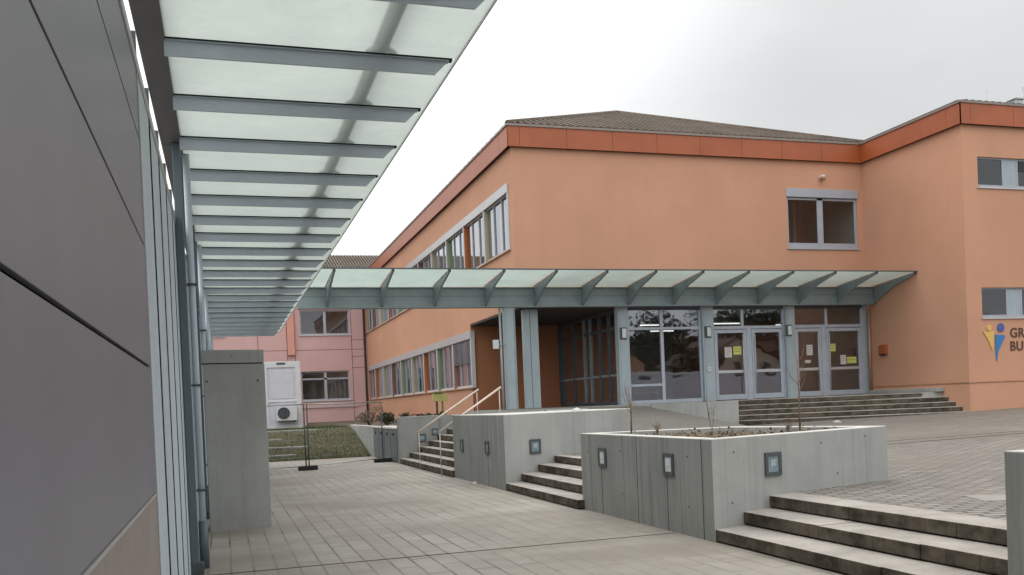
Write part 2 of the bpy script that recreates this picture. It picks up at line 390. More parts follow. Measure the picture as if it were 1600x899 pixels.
def wall_grid(mb, origin, u, n, L, z0, z1, holes, m, depth=.3, mrev=None):
    """vertical wall sheet with rectangular openings and reveals. u: unit along wall, n: outward normal"""
    o = Vector(origin); u = Vector(u); n = Vector(n)
    us = sorted({0, L} | {h[0] for h in holes} | {h[1] for h in holes}); zs = sorted({z0, z1} | {h[2] for h in holes} | {h[3] for h in holes})
    def P(a, z, d=0): return o + u * a + Vector((0, 0, z)) - n * d
    for i in range(len(us) - 1):
        for j in range(len(zs) - 1):
            a, b, c, d = us[i], us[i + 1], zs[j], zs[j + 1]
            if any(h[0] <= a + 1e-6 and h[1] >= b - 1e-6 and h[2] <= c + 1e-6 and h[3] >= d - 1e-6 for h in holes): continue
            mb.poly([P(a, c), P(b, c), P(b, d), P(a, d)], m)
            mb.poly([P(a, c, depth), P(b, c, depth), P(b, d, depth), P(a, d, depth)], m)
    for h in holes:
        a, b, c, d = h[:4]; mr = mrev or m
        mb.poly([P(a, c), P(b, c), P(b, c, depth), P(a, c, depth)], mr); mb.poly([P(a, d), P(b, d), P(b, d, depth), P(a, d, depth)], mr)
        mb.poly([P(a, c), P(a, d), P(a, d, depth), P(a, c, depth)], mr); mb.poly([P(b, c), P(b, d), P(b, d, depth), P(b, c, depth)], mr)

# ------------------------------------------------------------------ ground
g = MB(); g.poly([(-400, -300, -.03), (400, -300, -.03), (400, 500, -.03), (-400, 500, -.03)], 'asph')
g.build('ground', kind='structure')
g = MB(); g.poly([(-.42, -14, 0), (5.35, -14, 0), (5.35, 33.1, 0), (-8, 33.1, 0), (-8, 14.3, 0), (-.42, 14.3, 0)], 'paver')
g.build('plaza_paving', kind='structure')
# slim drainage joint lines running across the plaza
g = MB()
for yy in (10.03,):
    g.box((-.3, yy - .012, .001), (5.2, yy + .012, .005), 'soil')
g.build('drainage_channel', kind='structure')

# upper plaza
def smooth(t): t = max(0, min(1, t)); return t * t * (3 - 2 * t)
def upz(x, y):
    za = .45 + .15 * smooth((y - 10) / 6); zb = .45 + .0229 * (x - 8) + .0017 * (y - 9)
    k = smooth((x - 7) / 6); return za * (1 - k) + zb * k
g = MB(); xs = [6.56, 7, 7.5, 8, 9, 10, 11, 12, 13, 15, 17, 20, 23, 27, 32, 40]; ys = [-30, -20, -10, -4, 0, 4, 7, 9, 10, 11, 12, 13, 14, 15, 16, 17, 18, 20, 22, 24, 26.5]
for i in range(len(xs) - 1):
    for j in range(len(ys) - 1):
        q = [(xs[i], ys[j]), (xs[i + 1], ys[j]), (xs[i + 1], ys[j + 1]), (xs[i], ys[j + 1])]
        g.poly([(a, b, upz(a, b)) for a, b in q], 'paver_sm')
g.build('upper_plaza_paving', kind='structure')
# plain edging strip along top of the near steps and a darker line of setts
g = MB(); g.bar((9.0, 15.2, upz(9, 15.2) + .002), (24, 14.0, upz(24, 14) + .002), .10, .008, 'asph'); g.build('drainage_channel', kind='structure')
# inspection cover set in the upper plaza
g = MB(); cz = upz(7.9, 7.65)
g.prism([(7.45, 7.5), (8.25, 7.15), (8.45, 7.65), (7.65, 8.0)], cz - .02, cz + .010, 'cover')
g.build('inspection_cover', loc=(7.9, 7.6, cz), bevel=.006, label='pale concrete inspection cover set flush in the upper plaza', cat='manhole cover')

# landing and ramp in front of the entrance
g = MB()
g.prism([(7.45, 20.94), (8.6, 20.94), (8.6, 27.4), (13.6, 27.55), (14.92, 26.38), (16.15, 26.38), (16.15, 27.42), (23.08, 24.85), (23.08, 28.44), (13.05, 28.44), (13.05, 34.48), (9.40, 34.48), (9.40, 28.6), (7.45, 28.6)], .3, 1.5, 'conc_lt', 'ramp')
g.build('entrance_landing', kind='structure')
g = MB()
A, B_, Cc, D, E_, F, G = (14.9, 26.37, .70), (13.62, 27.53, 1.37), (13.3, 27.56, 1.497), (8.62, 27.38, 1.497), (8.62, 22, .95), (9.2, 19, .635), (14.6, 22.3, .66)
g.poly([A, B_, G], 'ramp'); g.poly([B_, Cc, D, E_], 'ramp'); g.poly([B_, E_, F, G], 'ramp')
g.build('access_ramp', kind='structure')

# bank, upper lawn and bed along the west facade
g = MB(); bx = [-8, -2, 1.5, 3.5, 5.04]; by = [33.1, 34.5, 36, 37.5, 38.6, 45, 64]; bz = [.02, .30, .62, .92, 1.02, .95, .72]
for i in range(4):
    for j in range(6): g.poly([(bx[i], by[j], bz[j]), (bx[i + 1], by[j], bz[j]), (bx[i + 1], by[j + 1], bz[j + 1]), (bx[i], by[j + 1], bz[j + 1])], 'turf')
g.build('grass_bank', kind='structure')
g = MB(); g.poly([(5.3, 27.8, 1.05), (9.36, 27.8, 1.05), (9.36, 62, 1.05), (5.3, 62, 1.05)], 'soil'); g.poly([(5.05, 38.6, 1.03), (5.3, 38.6, 1.05), (5.3, 62, 1.05), (5.05, 62, .8)], 'turf')
g.build('flower_bed', kind='structure')
def bankz(y):
    for j in range(6):
        if by[j] <= y <= by[j + 1]: return bz[j] + (bz[j + 1] - bz[j]) * (y - by[j]) / (by[j + 1] - by[j])
    return 0
g = MB()
for k in range(16000):
    y = 33.1 + 12 * random.random() ** 1.5; x = -3 + 8.0 * random.random(); z = bankz(y) - .01
    h = random.uniform(.03, .10); a = random.random() * 6.28; w = .012; dx, dy = random.uniform(-.04, .04), random.uniform(-.04, .04)
    g.poly([(x - w * math.cos(a), y - w * math.sin(a), z), (x + w * math.cos(a), y + w * math.sin(a), z), (x + dx, y + dy, z + h)], 'grass')
g.build('grass', kind='stuff', recalc=False, label='patchy green and brown grass on the bank beyond the plaza', cat='grass')

# ------------------------------------------------------------------ concrete planters, blocks and stairs
TOPZ = 1.17
def planter(name, outer, z1, t, label, soil=True, z0=-.02):
    c = Vector((sum(p[0] for p in outer) / len(outer), sum(p[1] for p in outer) / len(outer)))
    th = thing(name, label, 'planter', (c.x, c.y, 0))
    n = len(outer); ar = sum(outer[i][0] * outer[(i + 1) % n][1] - outer[(i + 1) % n][0] * outer[i][1] for i in range(n))
    if ar < 0: outer = outer[::-1]
    inner = []
    for i in range(n):
        p0, p1, p2 = Vector(outer[i - 1]), Vector(outer[i]), Vector(outer[(i + 1) % n])
        d1 = (p1 - p0).normalized(); d2 = (p2 - p1).normalized(); n1 = Vector((-d1.y, d1.x)); n2 = Vector((-d2.y, d2.x))
        bis = (n1 + n2).normalized(); inner.append(p1 + bis * (t / max(.3, bis.dot(n1))))
    g = MB(); b = len(g.v)
    for i in range(n):
        j = (i + 1) % n; o0, o1, i0, i1 = outer[i], outer[j], inner[i], inner[j]
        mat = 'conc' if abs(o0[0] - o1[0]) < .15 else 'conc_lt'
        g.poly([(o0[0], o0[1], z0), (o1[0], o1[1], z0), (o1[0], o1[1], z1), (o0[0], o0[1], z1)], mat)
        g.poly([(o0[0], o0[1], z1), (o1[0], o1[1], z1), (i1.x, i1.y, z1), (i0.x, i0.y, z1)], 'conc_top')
        g.poly([(i0.x, i0.y, z1), (i1.x, i1.y, z1), (i1.x, i1.y, z0), (i0.x, i0.y, z0)], mat)
    me = g.build('wall', th, bevel=0)
    bmx = bmesh.new(); bmx.from_mesh(me.data); bmesh.ops.remove_doubles(bmx, verts=bmx.verts, dist=.0005); bmesh.ops.recalc_face_normals(bmx, faces=bmx.faces); bmx.to_mesh(me.data); bmx.free()
    bv = me.modifiers.new('Bevel', 'BEVEL'); bv.width = .012; bv.segments = 2; bv.limit_method = 'ANGLE'; bv.angle_limit = R(40)
    if soil:
        g = MB(); g.poly([(p.x, p.y, z1 - .09) for p in inner], 'soil'); g.build('soil', th)
    return th
planter('concrete_planter', [(5.23, 9.12), (8.36, 10.0), (7.62, 12.62), (5.23, 13.1)], TOPZ, .22, 'long angular concrete planter with dry twigs between the near and middle steps')
planter('concrete_planter', [(5.20, 5.05), (5.20, 1.2), (8.4, 1.2), (8.4, 5.05)], 1.185, .22, 'concrete planter end with dark vertical stains at the right edge of the photo')
# vertical form joints of the planter fronts (recess strips) belong to the walls
for o in [q for q in COL.objects if q.name.startswith('concrete_planter')][:1]:
    for yy, zz in ((9.36, 1.165), (10.24, .70), (11.10, 1.165), (12.30, .70)):
        g = MB(); g.box((5.2285, yy - .007, 0), (5.232, yy + .007, zz), 'black'); g.build('form_joint', o)

o = [q for q in COL.objects if q.name.startswith('concrete_planter')][0]
dxx = Vector((3.13, .88, 0)).normalized(); nn = Vector((dxx.y, -dxx.x, 0))
for d_, z_ in ((2.78, 1.06), (2.2, .62), (.35, 1.0), (.30, .42), (1.9, 1.02)):
    p_ = Vector((5.23, 9.12, z_)) + dxx * d_; g = MB(); g.tube([p_ - nn * .01, p_ + nn * .0015], .013, 'riser', 10); g.build('tie_hole', o)
for y_, z_ in ((9.7, .95), (9.7, .35), (11.6, .95), (11.6, .35), (12.8, .9)):
    g = MB(); g.tube([(5.24, y_, z_), (5.2285, y_, z_)], .013, 'black', 10); g.build('tie_hole', o)
# middle block
g = MB(); g.prism([(5.13, 16.8), (7.77, 17.86), (8.55, 18.3), (8.55, 20.92), (5.13, 20.92)], -.02, 1.47, 'conc_lt', 'conc_top')
mb_ = g.build('concrete_block', bevel=.015, loc=(6.6, 18.8, 0), label='tall concrete block wall between the middle steps and the handrail steps', cat='wall')
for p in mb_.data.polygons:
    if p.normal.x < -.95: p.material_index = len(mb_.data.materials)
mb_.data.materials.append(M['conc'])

def steps(name, label, xs, z_each, ynear, yfar, back, z0=0.0):
    """xs: riser positions; ynear(x), yfar(x): end lines; each step a part"""
    th = thing(name, label, 'steps', (xs[0], (ynear(xs[0]) + yfar(xs[0])) / 2, 0), 'flights of concrete steps')
    for i, x in enumerate(xs):
        x1 = xs[i + 1] + .06 if i + 1 < len(xs) else back
        za, zb = z0 + z_each * i, z0 + z_each * (i + 1)
        g = MB()
        # split along the length into cast blocks with fine joints
        y0, y1 = ynear(x), yfar(x); nb = max(1, round((y1 - y0) / 1.6)); L = (y1 - y0) / nb
        for k in range(nb):
            a = y0 + k * L + (.004 if k else 0); b = y0 + (k + 1) * L - (.004 if k < nb - 1 else 0)
            a2 = ynear(x1) if k == 0 else a; b2 = yfar(x1) if k == nb - 1 else b
            jx = random.uniform(-.006, .006); jz = random.uniform(-.003, .003)
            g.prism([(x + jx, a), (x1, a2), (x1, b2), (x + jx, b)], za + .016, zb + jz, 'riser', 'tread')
        g.prism([(x + .035, y0 + .01), (x1 - .02, ynear(x1) + .01), (x1 - .02, yfar(x1) - .01), (x + .035, y1 - .01)], za - .02, za + .03, 'black')  # recess below the step filled with black in place of its shadow
        g.build('step', th, bevel=.008)
    return th
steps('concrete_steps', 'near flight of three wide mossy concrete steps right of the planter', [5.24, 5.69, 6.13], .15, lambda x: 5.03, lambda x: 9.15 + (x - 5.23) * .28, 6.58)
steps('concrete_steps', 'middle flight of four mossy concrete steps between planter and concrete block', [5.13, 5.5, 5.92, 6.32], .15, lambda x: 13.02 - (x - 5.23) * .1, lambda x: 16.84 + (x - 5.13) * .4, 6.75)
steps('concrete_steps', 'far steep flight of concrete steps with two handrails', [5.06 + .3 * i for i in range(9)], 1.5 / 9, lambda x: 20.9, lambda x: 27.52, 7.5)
g = MB(); g.prism([(5.06, 27.5), (9.3, 27.5), (9.3, 27.8), (5.06, 27.8)], -.02, 1.43, 'conc', 'conc_top')
g.build('concrete_wall', bevel=.012, loc=(7, 27.6, 0), label='low concrete wall closing the far end of the handrail steps', cat='wall')
g = MB(); g.prism([(5.06, 32.52), (5.3, 32.52), (5.3, 38.9), (5.06, 38.9)], -.02, 1.10, 'conc_lt', 'conc_top')
g.build('concrete_wall', bevel=.012, loc=(5.2, 35, 0), label='pale low retaining wall beside the grass bank', cat='wall')

# entrance steps, oblique flight in front of the doors
th = thing('concrete_steps', 'broad dark flight of five steps in front of the entrance doors', 'steps', (19.6, 26, .7), 'flights of concrete steps')
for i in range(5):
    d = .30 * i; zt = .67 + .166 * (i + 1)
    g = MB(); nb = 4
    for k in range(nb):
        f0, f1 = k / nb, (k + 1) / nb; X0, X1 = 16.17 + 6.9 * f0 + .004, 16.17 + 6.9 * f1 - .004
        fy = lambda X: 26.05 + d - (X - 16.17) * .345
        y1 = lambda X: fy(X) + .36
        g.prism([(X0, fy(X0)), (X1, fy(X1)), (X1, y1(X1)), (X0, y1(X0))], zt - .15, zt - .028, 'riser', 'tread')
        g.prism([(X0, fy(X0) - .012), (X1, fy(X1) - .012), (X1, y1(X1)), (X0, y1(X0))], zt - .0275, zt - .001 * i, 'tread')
        g.prism([(X0, fy(X0) + .04), (X1, fy(X1) + .04), (X1, y1(X1)), (X0, y1(X0))], .3, zt - .15, 'black')  # set-back body coloured black to stand for the undercut shade
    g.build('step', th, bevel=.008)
# front concrete of ramp/landing corner
g = MB(); g.prism([(13.58, 27.50), (14.88, 26.33), (16.16, 26.33), (16.16, 26.36), (14.91, 26.36), (13.6, 27.53)], .5, 1.50, 'conc_lt', 'conc_top')
g.build('ramp_wall', loc=(14.9, 26.4, .6), label='pale concrete side wall of the entrance ramp', cat='wall')

# tall concrete slab on the left
th = thing('concrete_slab_wall', 'tall free-standing grey concrete slab under the long glass canopy', 'wall', (.17, 14, 0))
g = MB(); g.prism([(-.26, 13.82), (.605, 13.95), (.605, 14.4), (-.26, 14.4)], -.02, 2.42, 'conc_dk'); g.build('slab', th, bevel=.01)
g = MB(); g.prism([(-.28, 13.80), (.60, 13.93), (.60, 14.4), (-.28, 14.4)], 2.432, 2.625, 'conc_dk'); g.build('cap', th, bevel=.01)
g = MB()
for (x, z) in ((.13, 2.54), (-.21, 2.17), (.50, 2.17)): g.tube([(x, 13.80 + (x + .28) * .15, z), (x, 13.99, z)], .018 if z > 2.4 else .012, 'black', 8)
g.build('anchor_hole', th)
# light edging strip behind the slab foot
# ------------------------------------------------------------------ recessed square wall lights
def wall_light(loc, n, size, lens, label, frame='steel_dk', proud=.012):
    """square bulkhead light; n = outward normal (unit, horizontal)"""
    n = Vector(n); u = Vector((-n.y, n.x, 0)); c = Vector(loc)
    th = thing('wall_light', label, 'wall light', loc, 'square recessed lights in the concrete walls')
    h = size / 2; b = size * .16
    g = MB()
    def q(a0, a1, z0, z1, d0, d1, m):
        pts = [c + u * a0 + n * d0, c + u * a1 + n * d0, c + u * a1 + n * d1, c + u * a0 + n * d1]
        g.prism([(p.x, p.y) for p in pts], c.z + z0, c.z + z1, m)
    for (a0, a1, z0, z1) in ((-h, -h + b, -h, h), (h - b, h, -h, h), (-h + b, h - b, -h, -h + b), (-h + b, h - b, h - b, h)): q(a0, a1, z0, z1, -.01, proud + .012, frame)
    g.build('frame', th)
    g = MB(); q(-h + b, h - b, -h + b, h - b, -.008, proud, lens); g.build('lens', th)
    g = MB(); k = h * .34; q(-k, k, -k * .6, k * 1.2, proud, proud + .006, 'lampcore' if lens == 'lampglass_b' else 'lampglass'); g.build('reflector', th)
    return th
sd_ = Vector((.27, -.963, 0)).normalized()   # near planter side wall normal: faces the camera
dx_ = Vector((3.13, .88, 0)).normalized(); sn = Vector((dx_.y, -dx_.x, 0))
wall_light(Vector((5.23, 9.12, .82)) + dx_ * 1.0, sn, .28, 'lampglass_b', 'square blue-lensed light in the planter side above the near steps')
dm = Vector((2.64, 1.06, 0)).normalized(); mn = Vector((dm.y, -dm.x, 0))
wall_light(Vector((5.13, 16.8, .81)) + dm * .78, mn, .29, 'lampglass_b', 'square blue-lensed light in the block side above the middle steps')
wall_light((5.23, 12.24, .835), (-1, 0, 0), .27, 'lampglass', 'farther pale-lensed light in the stained planter front')
wall_light((5.23, 10.17, .835), (-1, 0, 0), .27, 'lampglass', 'nearer pale-lensed light in the stained planter front')
wall_light((5.13, 17.98, .80), (-1, 0, 0), .27, 'lampglass_b', 'nearer dark light in the front of the tall concrete block')
wall_light((5.13, 20.08, .78), (-1, 0, 0), .27, 'lampglass_b', 'farther dark light in the front of the tall concrete block')
wall_light((5.77, 27.5, .76), (0, -1, 0), .24, 'lampglass_b', 'dark square light low in the end wall left of the handrails')
wall_light((6.18, 27.5, .93), (0, -1, 0), .20, 'lampglass_b', 'dark square light in the end wall between the two handrails')

# ------------------------------------------------------------------ handrails
def handrail(y, a, b, foot, label):
    th = thing('handrail', label, 'handrail', (a[0], y, 0), 'handrails on the far steps')
    g = MB(); g.tube([(a[0], y, a[1]), (b[0], y, b[1])], .026, 'rail', 10); g.build('rail', th)
    for t in (.02, .97):
        x = a[0] + (b[0] - a[0]) * t; z = a[1] + (b[1] - a[1]) * t; zf = max(0, math.ceil((x - 5.06) / .3)) * 1.5 / 9 if x < 7.4 else 1.5
        g = MB(); g.tube([(x, y, min(zf, z - .3)), (x, y, z)], .011, 'rail', 8); g.build('post', th)
handrail(21.2, (4.85, 1.07), (6.45, 2.10), 0, 'nearer pale sloping handrail on the far steps')
handrail(24.5, (5.02, 1.01), (6.80, 2.13), 0, 'farther pale sloping handrail on the far steps')

# ------------------------------------------------------------------ dark clad building on the left with slatted wall
th = thing('clad_building', 'low building with dark cladding panels and blue-grey metal slats along the left edge', 'building', (-.4, 10, 0))
XW = -.40
g = MB(); g.box((-7.5, -8, 0), (XW - .05, 33.5, 3.70), 'black'); g.build('core', th)
g = MB(); g.box((-7.6, -8.1, 3.70), (XW + .01, 33.6, 3.775), 'alu'); g.build('roof_edge', th, bevel=.006)
rows = [(1.225, 1.955, -.0), (1.965, 2.668, 0), (2.676, 3.292, 0), (3.30, 3.70, 0)]
for (z0, z1, _) in rows:
    for (y0, y1) in ((-6, -2.1), (-2.09, 1.0), (1.008, 5.74)):
        g = MB(); g.box((XW - .02, y0, z0 + (.004)), (XW, y1, z1 - .004), 'clad'); g.build('cladding_panel', th, bevel=.002)
for (y0, y1) in ((-6, -1.5), (-1.494, 3.29), (3.298, 5.74)):
    g = MB(); g.box((XW - .02, y0, .0), (XW, y1, 1.205), 'clad_plinth'); g.build('plinth_panel', th, bevel=.002)
g = MB(); g.box((XW - .02, -6, 1.207), (XW + .004, 5.74, 1.223), 'alu'); g.build('trim', th)
g = MB(); g.box((XW - .02, 5.745, 0), (XW + .006, 5.775, 3.70), 'alu'); g.build('trim', th)
y = 5.86; k = 0
while y < 33:
    g = MB(); w = .80
    # folded metal board: flat face with returned edges
    g.prism([(XW - .045, y), (XW, y + .012), (XW, y + w - .012), (XW - .045, y + w)], .0, 3.70, 'slat'); 
    g.box((XW - .048, y - .012, .0), (XW - .0005, y - .001, 3.70), 'black')
    g.build('metal_slat', th, bevel=.003); y += w + .155; k += 1

# ------------------------------------------------------------------ long glass canopy
CZ = 4.55; XL, XR = -.31, 1.97
th = thing('glass_canopy', 'long frosted glass canopy on steel rafters leading away along the left building', 'canopy', (.8, 14, 0))
ys_post = [10.2, 15.7, 21.2, 26.7, 32.2]
edges = [-3.0, -.6, 4.9] + ys_post + [34.3]
for i in range(len(edges) - 1):
    a, b = edges[i], edges[i + 1]
    g = MB(); g.box((-.500, a + .006, CZ - .015), (-.30, b - .006, CZ + .20), 'beam_dk'); g.build('edge_beam', th, bevel=.004)
raf = [7.43 + 1.28 * k for k in range(-8, 21)]
for yv in raf:
    g = MB()
    # T-section rafter with slanted free end
    t = .012
    prof = [(XL, CZ - .125), (XR - .17, CZ - .125), (XR - .06, CZ - .015), (XL, CZ - .015)]
    v = []
    for yy in (yv - t, yv + t):
        v.append([(x, yy, z) for x, z in prof])
    g.poly(v[0], 'steel_r'); g.poly(v[1], 'steel_r')
    for i in range(4):
        j = (i + 1) % 4; g.poly([v[0][i], v[0][j], v[1][j], v[1][i]], 'steel_r')
    g.box((XL, yv - .035, CZ - .015), (XR - .05, yv + .035, CZ - .005), 'steel_lt')
    g.box((XL, yv - .03, CZ - .005), (XR - .02, yv + .03, CZ + .012), 'black')
    g.build('rafter', th)
for i in range(len(raf) - 1):
    g = MB(); x0, x1, y0, y1, z0, z1 = XL + .01, XR + .02, raf[i] + .008, raf[i + 1] - .008, CZ + .014, CZ + .03
    g.prism([(x0, y0), (x1, y0), (x1, y1), (x0, y1)], z0, z1, 'glass_top'); g.mi[0] = g._m('frost'); g.build('glass_pane', th)
g = MB(); g.box((XR + .02, raf[0], CZ + .005), (XR + .032, raf[-1], CZ + .036), 'alu'); g.build('edge_trim', th)
for k in range(22):
    yy = 5.0 + 1.28 * k; g = MB(); g.box((-.62, yy, 3.76), (-.52, yy + .05, CZ + .1), 'steel_dk'); g.build('hanger', th)
# carrying tube above the glass with a cross piece at every rafter
g = MB(); g.tube([(1.36, raf[0], CZ + .14), (1.36, raf[-1], CZ + .14)], .066, 'post', 14); g.build('carrying_tube', th)
for yv in raf:
    g = MB(); g.bar((1.25, yv, CZ + .03), (1.36, yv, CZ + .16), .02, .06, 'post', (0, 0, 1)); g.bar((1.47, yv, CZ + .03), (1.36, yv, CZ + .16), .02, .06, 'post', (0, 0, 1)); g.build('bracket', th)
for yv in ys_post:
    g = MB(); g.box((-.395, yv - .07, 0.12), (-.315, yv + .07, CZ - .017), 'post'); g.box((-.41, yv - .09, 0), (-.27, yv + .09, .12), 'steel_dk'); g.build('post', th, bevel=.006)
    g = MB(); g.tube([(-.27, yv + .35, .5), (-.27, yv + .35, CZ - .02)], .036, 'slat', 12); g.tube([(-.27, yv + .35, 0), (-.27, yv + .35, .52)], .05, 'post', 12); d_ = g.build('downpipe', th)
    g = MB()
    for z in (.85, 2.0, 3.1): g.box((-.40, yv + .29, z), (-.215, yv + .41, z + .02), 'steel_dk')
    g.build('clamp', d_)

# ------------------------------------------------------------------ orange school building
S = thing('school_building', 'orange rendered two-storey school building with terracotta fascia and glazed entrance', 'building', (16, 36, 1.5))
XF, XE, YF, YR, YE = 9.35, 23.1, 28.5, 23.69, 61.2
ZT = 10.12
upper = []; yb = [29.0 + 2.93 * i for i in range(12)]
lowb = [34.46 + 2.96 * i for i in range(10)]
g = MB()
# west facade (faces -X); u runs along +Y
holesW = [(yb[0] - YF, yb[10] + 2.93 - YF, 6.86, 9.05)]
wall_grid(g, (XF, YF, 0), (0, 1, 0), (-1, 0, 0), YE - YF, 4.88, ZT, [(yb[0] - YF, YE - YF - .1, 6.86, 9.05)], 'orange', .25, 'orange')
wall_grid(g, (XF, 34.5, 0), (0, 1, 0), (-1, 0, 0), YE - 34.5, 1.0, 4.88, [(.06, lowb[8] + 2.96 - 34.5 - .35, 2.42, 4.62)], 'orange', .25, 'orange')
# south facade upper part (faces -Y); u runs along +X
wall_grid(g, (XF, YF, 0), (1, 0, 0), (0, -1, 0), XE - XF, 4.88, ZT, [(19.80 - XF, 22.84 - XF, 6.93, 9.08)], 'orange', .25)
# right wing, west side (faces -X)
g.poly([(XE, YF, .3), (XE, YR, .3), (XE, YR, ZT), (XE, YF, ZT)], 'orange')
# right wing, south side
wall_grid(g, (XE, YR, 0), (1, 0, 0), (0, -1, 0), 16, .3, ZT, [(.62, 5.9, 8.12, 9.10), (.62, 5.9, 3.86, 4.84)], 'orange', .22)
g.poly([(XE + 16, YR, .3), (XE + 16, YR + 30, .3), (XE + 16, YR + 30, ZT), (XE + 16, YR, ZT)], 'orange')
g.poly([(XF, YE, 1), (39, YE, 1), (39, YE, ZT), (XF, YE, ZT)], 'orange')
g.build('wall', S)
# porch: back wall, soffit, side return
g = MB()
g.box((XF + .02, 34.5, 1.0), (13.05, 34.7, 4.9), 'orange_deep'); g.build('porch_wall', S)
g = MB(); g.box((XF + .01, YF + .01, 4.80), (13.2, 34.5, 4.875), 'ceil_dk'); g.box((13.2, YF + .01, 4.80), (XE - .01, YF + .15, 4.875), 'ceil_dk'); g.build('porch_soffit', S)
# plinth ledge lines
g = MB()
g.box((XE + .0, YR - .025, .3), (XE + 16, YR - .001, 1.74), 'orange'); g.box((XE - .025, YR - .025, .3), (XE - .001, YF - .05, 1.74), 'orange')
g.build('plinth', S)
g = MB(); g.box((XE - .05, YR - .05, 1.742), (XE + 16, YR, 1.775), 'copper'); g.box((XE - .05, YR, 1.742), (XE - .001, YF - .02, 1.775), 'copper'); g.build('drip_edge', S, bevel=.004)
g = MB(); g.box((XF - .03, 34.52, 1.0), (XF - .001, YE, 1.42), 'orange'); g.build('plinth', S)
g = MB(); g.box((XE - .30, 24.75, 1.502), (XE - .03, 28.2, 1.64), 'conc_dk', 'conc_top'); g.build('ledge', S, bevel=.01)
# fascia: panels, joints and coping
def fascia(p0, p1, n, pitch, first):
    p0, p1, n = Vector(p0), Vector(p1), Vector(n); L = (p1 - p0).length; d = (p1 - p0).normalized()
    cuts = [0]; a = first
    while a < L - .3: cuts.append(a); a += pitch
    cuts.append(L)
    for i in range(len(cuts) - 1):
        a, b = cuts[i] + (.006 if i else 0), cuts[i + 1] - (.006 if i < len(cuts) - 2 else 0)
        q0, q1 = p0 + d * a, p0 + d * b
        g = MB(); g.prism([(q0.x, q0.y), (q1.x, q1.y), (q1.x - n.x * .03, q1.y - n.y * .03), (q0.x - n.x * .03, q0.y - n.y * .03)], 10.10, 10.76, 'fascia'); g.build('fascia_panel', S)
fo = .15
fascia((XF - fo, YF - fo, 0), (XE - fo, YF - fo, 0), (0, -1, 0), 1.66, .42)
fascia((XE - fo, YF - fo, 0), (XE - fo, YR - fo, 0), (-1, 0, 0), 4.2, 4.2)
fascia((XE - fo, YR - fo, 0), (39, YR - fo, 0), (0, -1, 0), 1.75, .42)
fascia((XF - fo, YE, 0), (XF - fo, YF - fo, 0), (-1, 0, 0), 2.93, 2.6)
g = MB()   # dark backing and soffit of the fascia
for (a, b, c, d) in ((XF - fo + .03, YF - fo + .03, XE - fo, YF + .3), (XF - fo + .03, YF, XF + .3, YE), (XE - fo + .03, YR - fo + .03, 39, YR + .3), (XE - fo + .03, YR, XE + .3, YF)):
    g.box((a, b, 10.115), (c, d, 10.75), 'joint')
g.build('fascia_backing', S)
g = MB(); h = .035
for (a, b, c, d) in ((XF - fo - h, YF - fo - h, XE - fo - h, YF + .3), (XF - fo - h, YF + .3, XF + .35, YE), (XE - fo - h, YR - fo - h, 39, YR + .35), (XE - fo - h, YR + .35, XE + .35, YF + .3)):
    g.box((a, b, 10.762), (c, d, 10.835), 'coping')
g.build('coping', S)
# roofs with modelled tile ribs
def roof_plane(mb, a, b, c, d=None, rib=.27, m='tile'):
    """a-b eave, c(-d) ridge; ribs run up the slope"""
    a, b, c = Vector(a), Vector(b), Vector(c); d = Vector(d) if d else None
    pts = [a, b, c] + ([d] if d else [])
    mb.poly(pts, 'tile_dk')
    e = (b - a).normalized(); nrm_ = e.cross((c - a)).normalized(); nrm_ = nrm_ if nrm_.z > 0 else -nrm_
    up = nrm_.cross(e).normalized(); up = up if up.z > 0 else -up
    L = (b - a).length; H = (c - a).dot(up); ca = (c - a).dot(e); da = (d - a).dot(e) if d else ca
    # with ridge c (near b side) to d (near a side)
    n = int(L / rib)
    for i in range(n + 1):
        s_ = i * L / n
        if s_ < da: hmax = H * s_ / max(da, 1e-6)
        elif s_ > ca: hmax = H * (L - s_) / max(L - ca, 1e-6)
        else: hmax = H
        if hmax < .05: continue
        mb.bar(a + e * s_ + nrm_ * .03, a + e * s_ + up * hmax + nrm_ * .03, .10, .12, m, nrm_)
g = MB(); ez = 10.80; e0 = .02
ap = (16.2, 35.0, 13.62); ap2 = (16.2, 58, 13.62)
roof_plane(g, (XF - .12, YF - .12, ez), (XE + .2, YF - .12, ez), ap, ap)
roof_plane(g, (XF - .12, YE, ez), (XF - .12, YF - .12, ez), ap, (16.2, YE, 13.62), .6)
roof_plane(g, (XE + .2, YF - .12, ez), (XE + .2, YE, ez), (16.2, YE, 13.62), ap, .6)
# tile courses along the visible hip slope
for k in range(1, 20):
    f_ = k / 20; a = Vector((XF - .12, YF - .12, ez)).lerp(Vector(ap), f_); b = Vector((XE + .2, YF - .12, ez)).lerp(Vector(ap), f_)
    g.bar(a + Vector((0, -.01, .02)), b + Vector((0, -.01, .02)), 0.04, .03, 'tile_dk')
g.tube([(XF - .12, YF - .12, ez + .05), (ap[0], ap[1], ap[2] + .06)], .1, 'tile', 8); g.tube([(XE + .2, YF - .12, ez + .05), (ap[0], ap[1], ap[2] + .06)], .1, 'tile', 8)
g.tube([(ap[0], ap[1], ap[2] + .05), (16.2, YE, 13.67)], .1, 'tile', 8)
g.build('roof', S)
g = MB()
roof_plane(g, (XE - .1, YR - .1, ez), (39, YR - .1, ez), (34, 32, 13.0), (28.5, 32, 13.0))
roof_plane(g, (XE - .1, 42, ez), (XE - .1, YR - .1, ez), (28.5, 32, 13.0), (28.5, 36, 13.0), .5)
g.poly([(39, YR - .1, ez), (39, 42, ez), (34, 36, 13), (34, 32, 13)], 'tile'); g.poly([(28.5, 32, 13), (34, 32, 13), (34, 36, 13), (28.5, 36, 13)], 'tile')
g.build('roof', S)
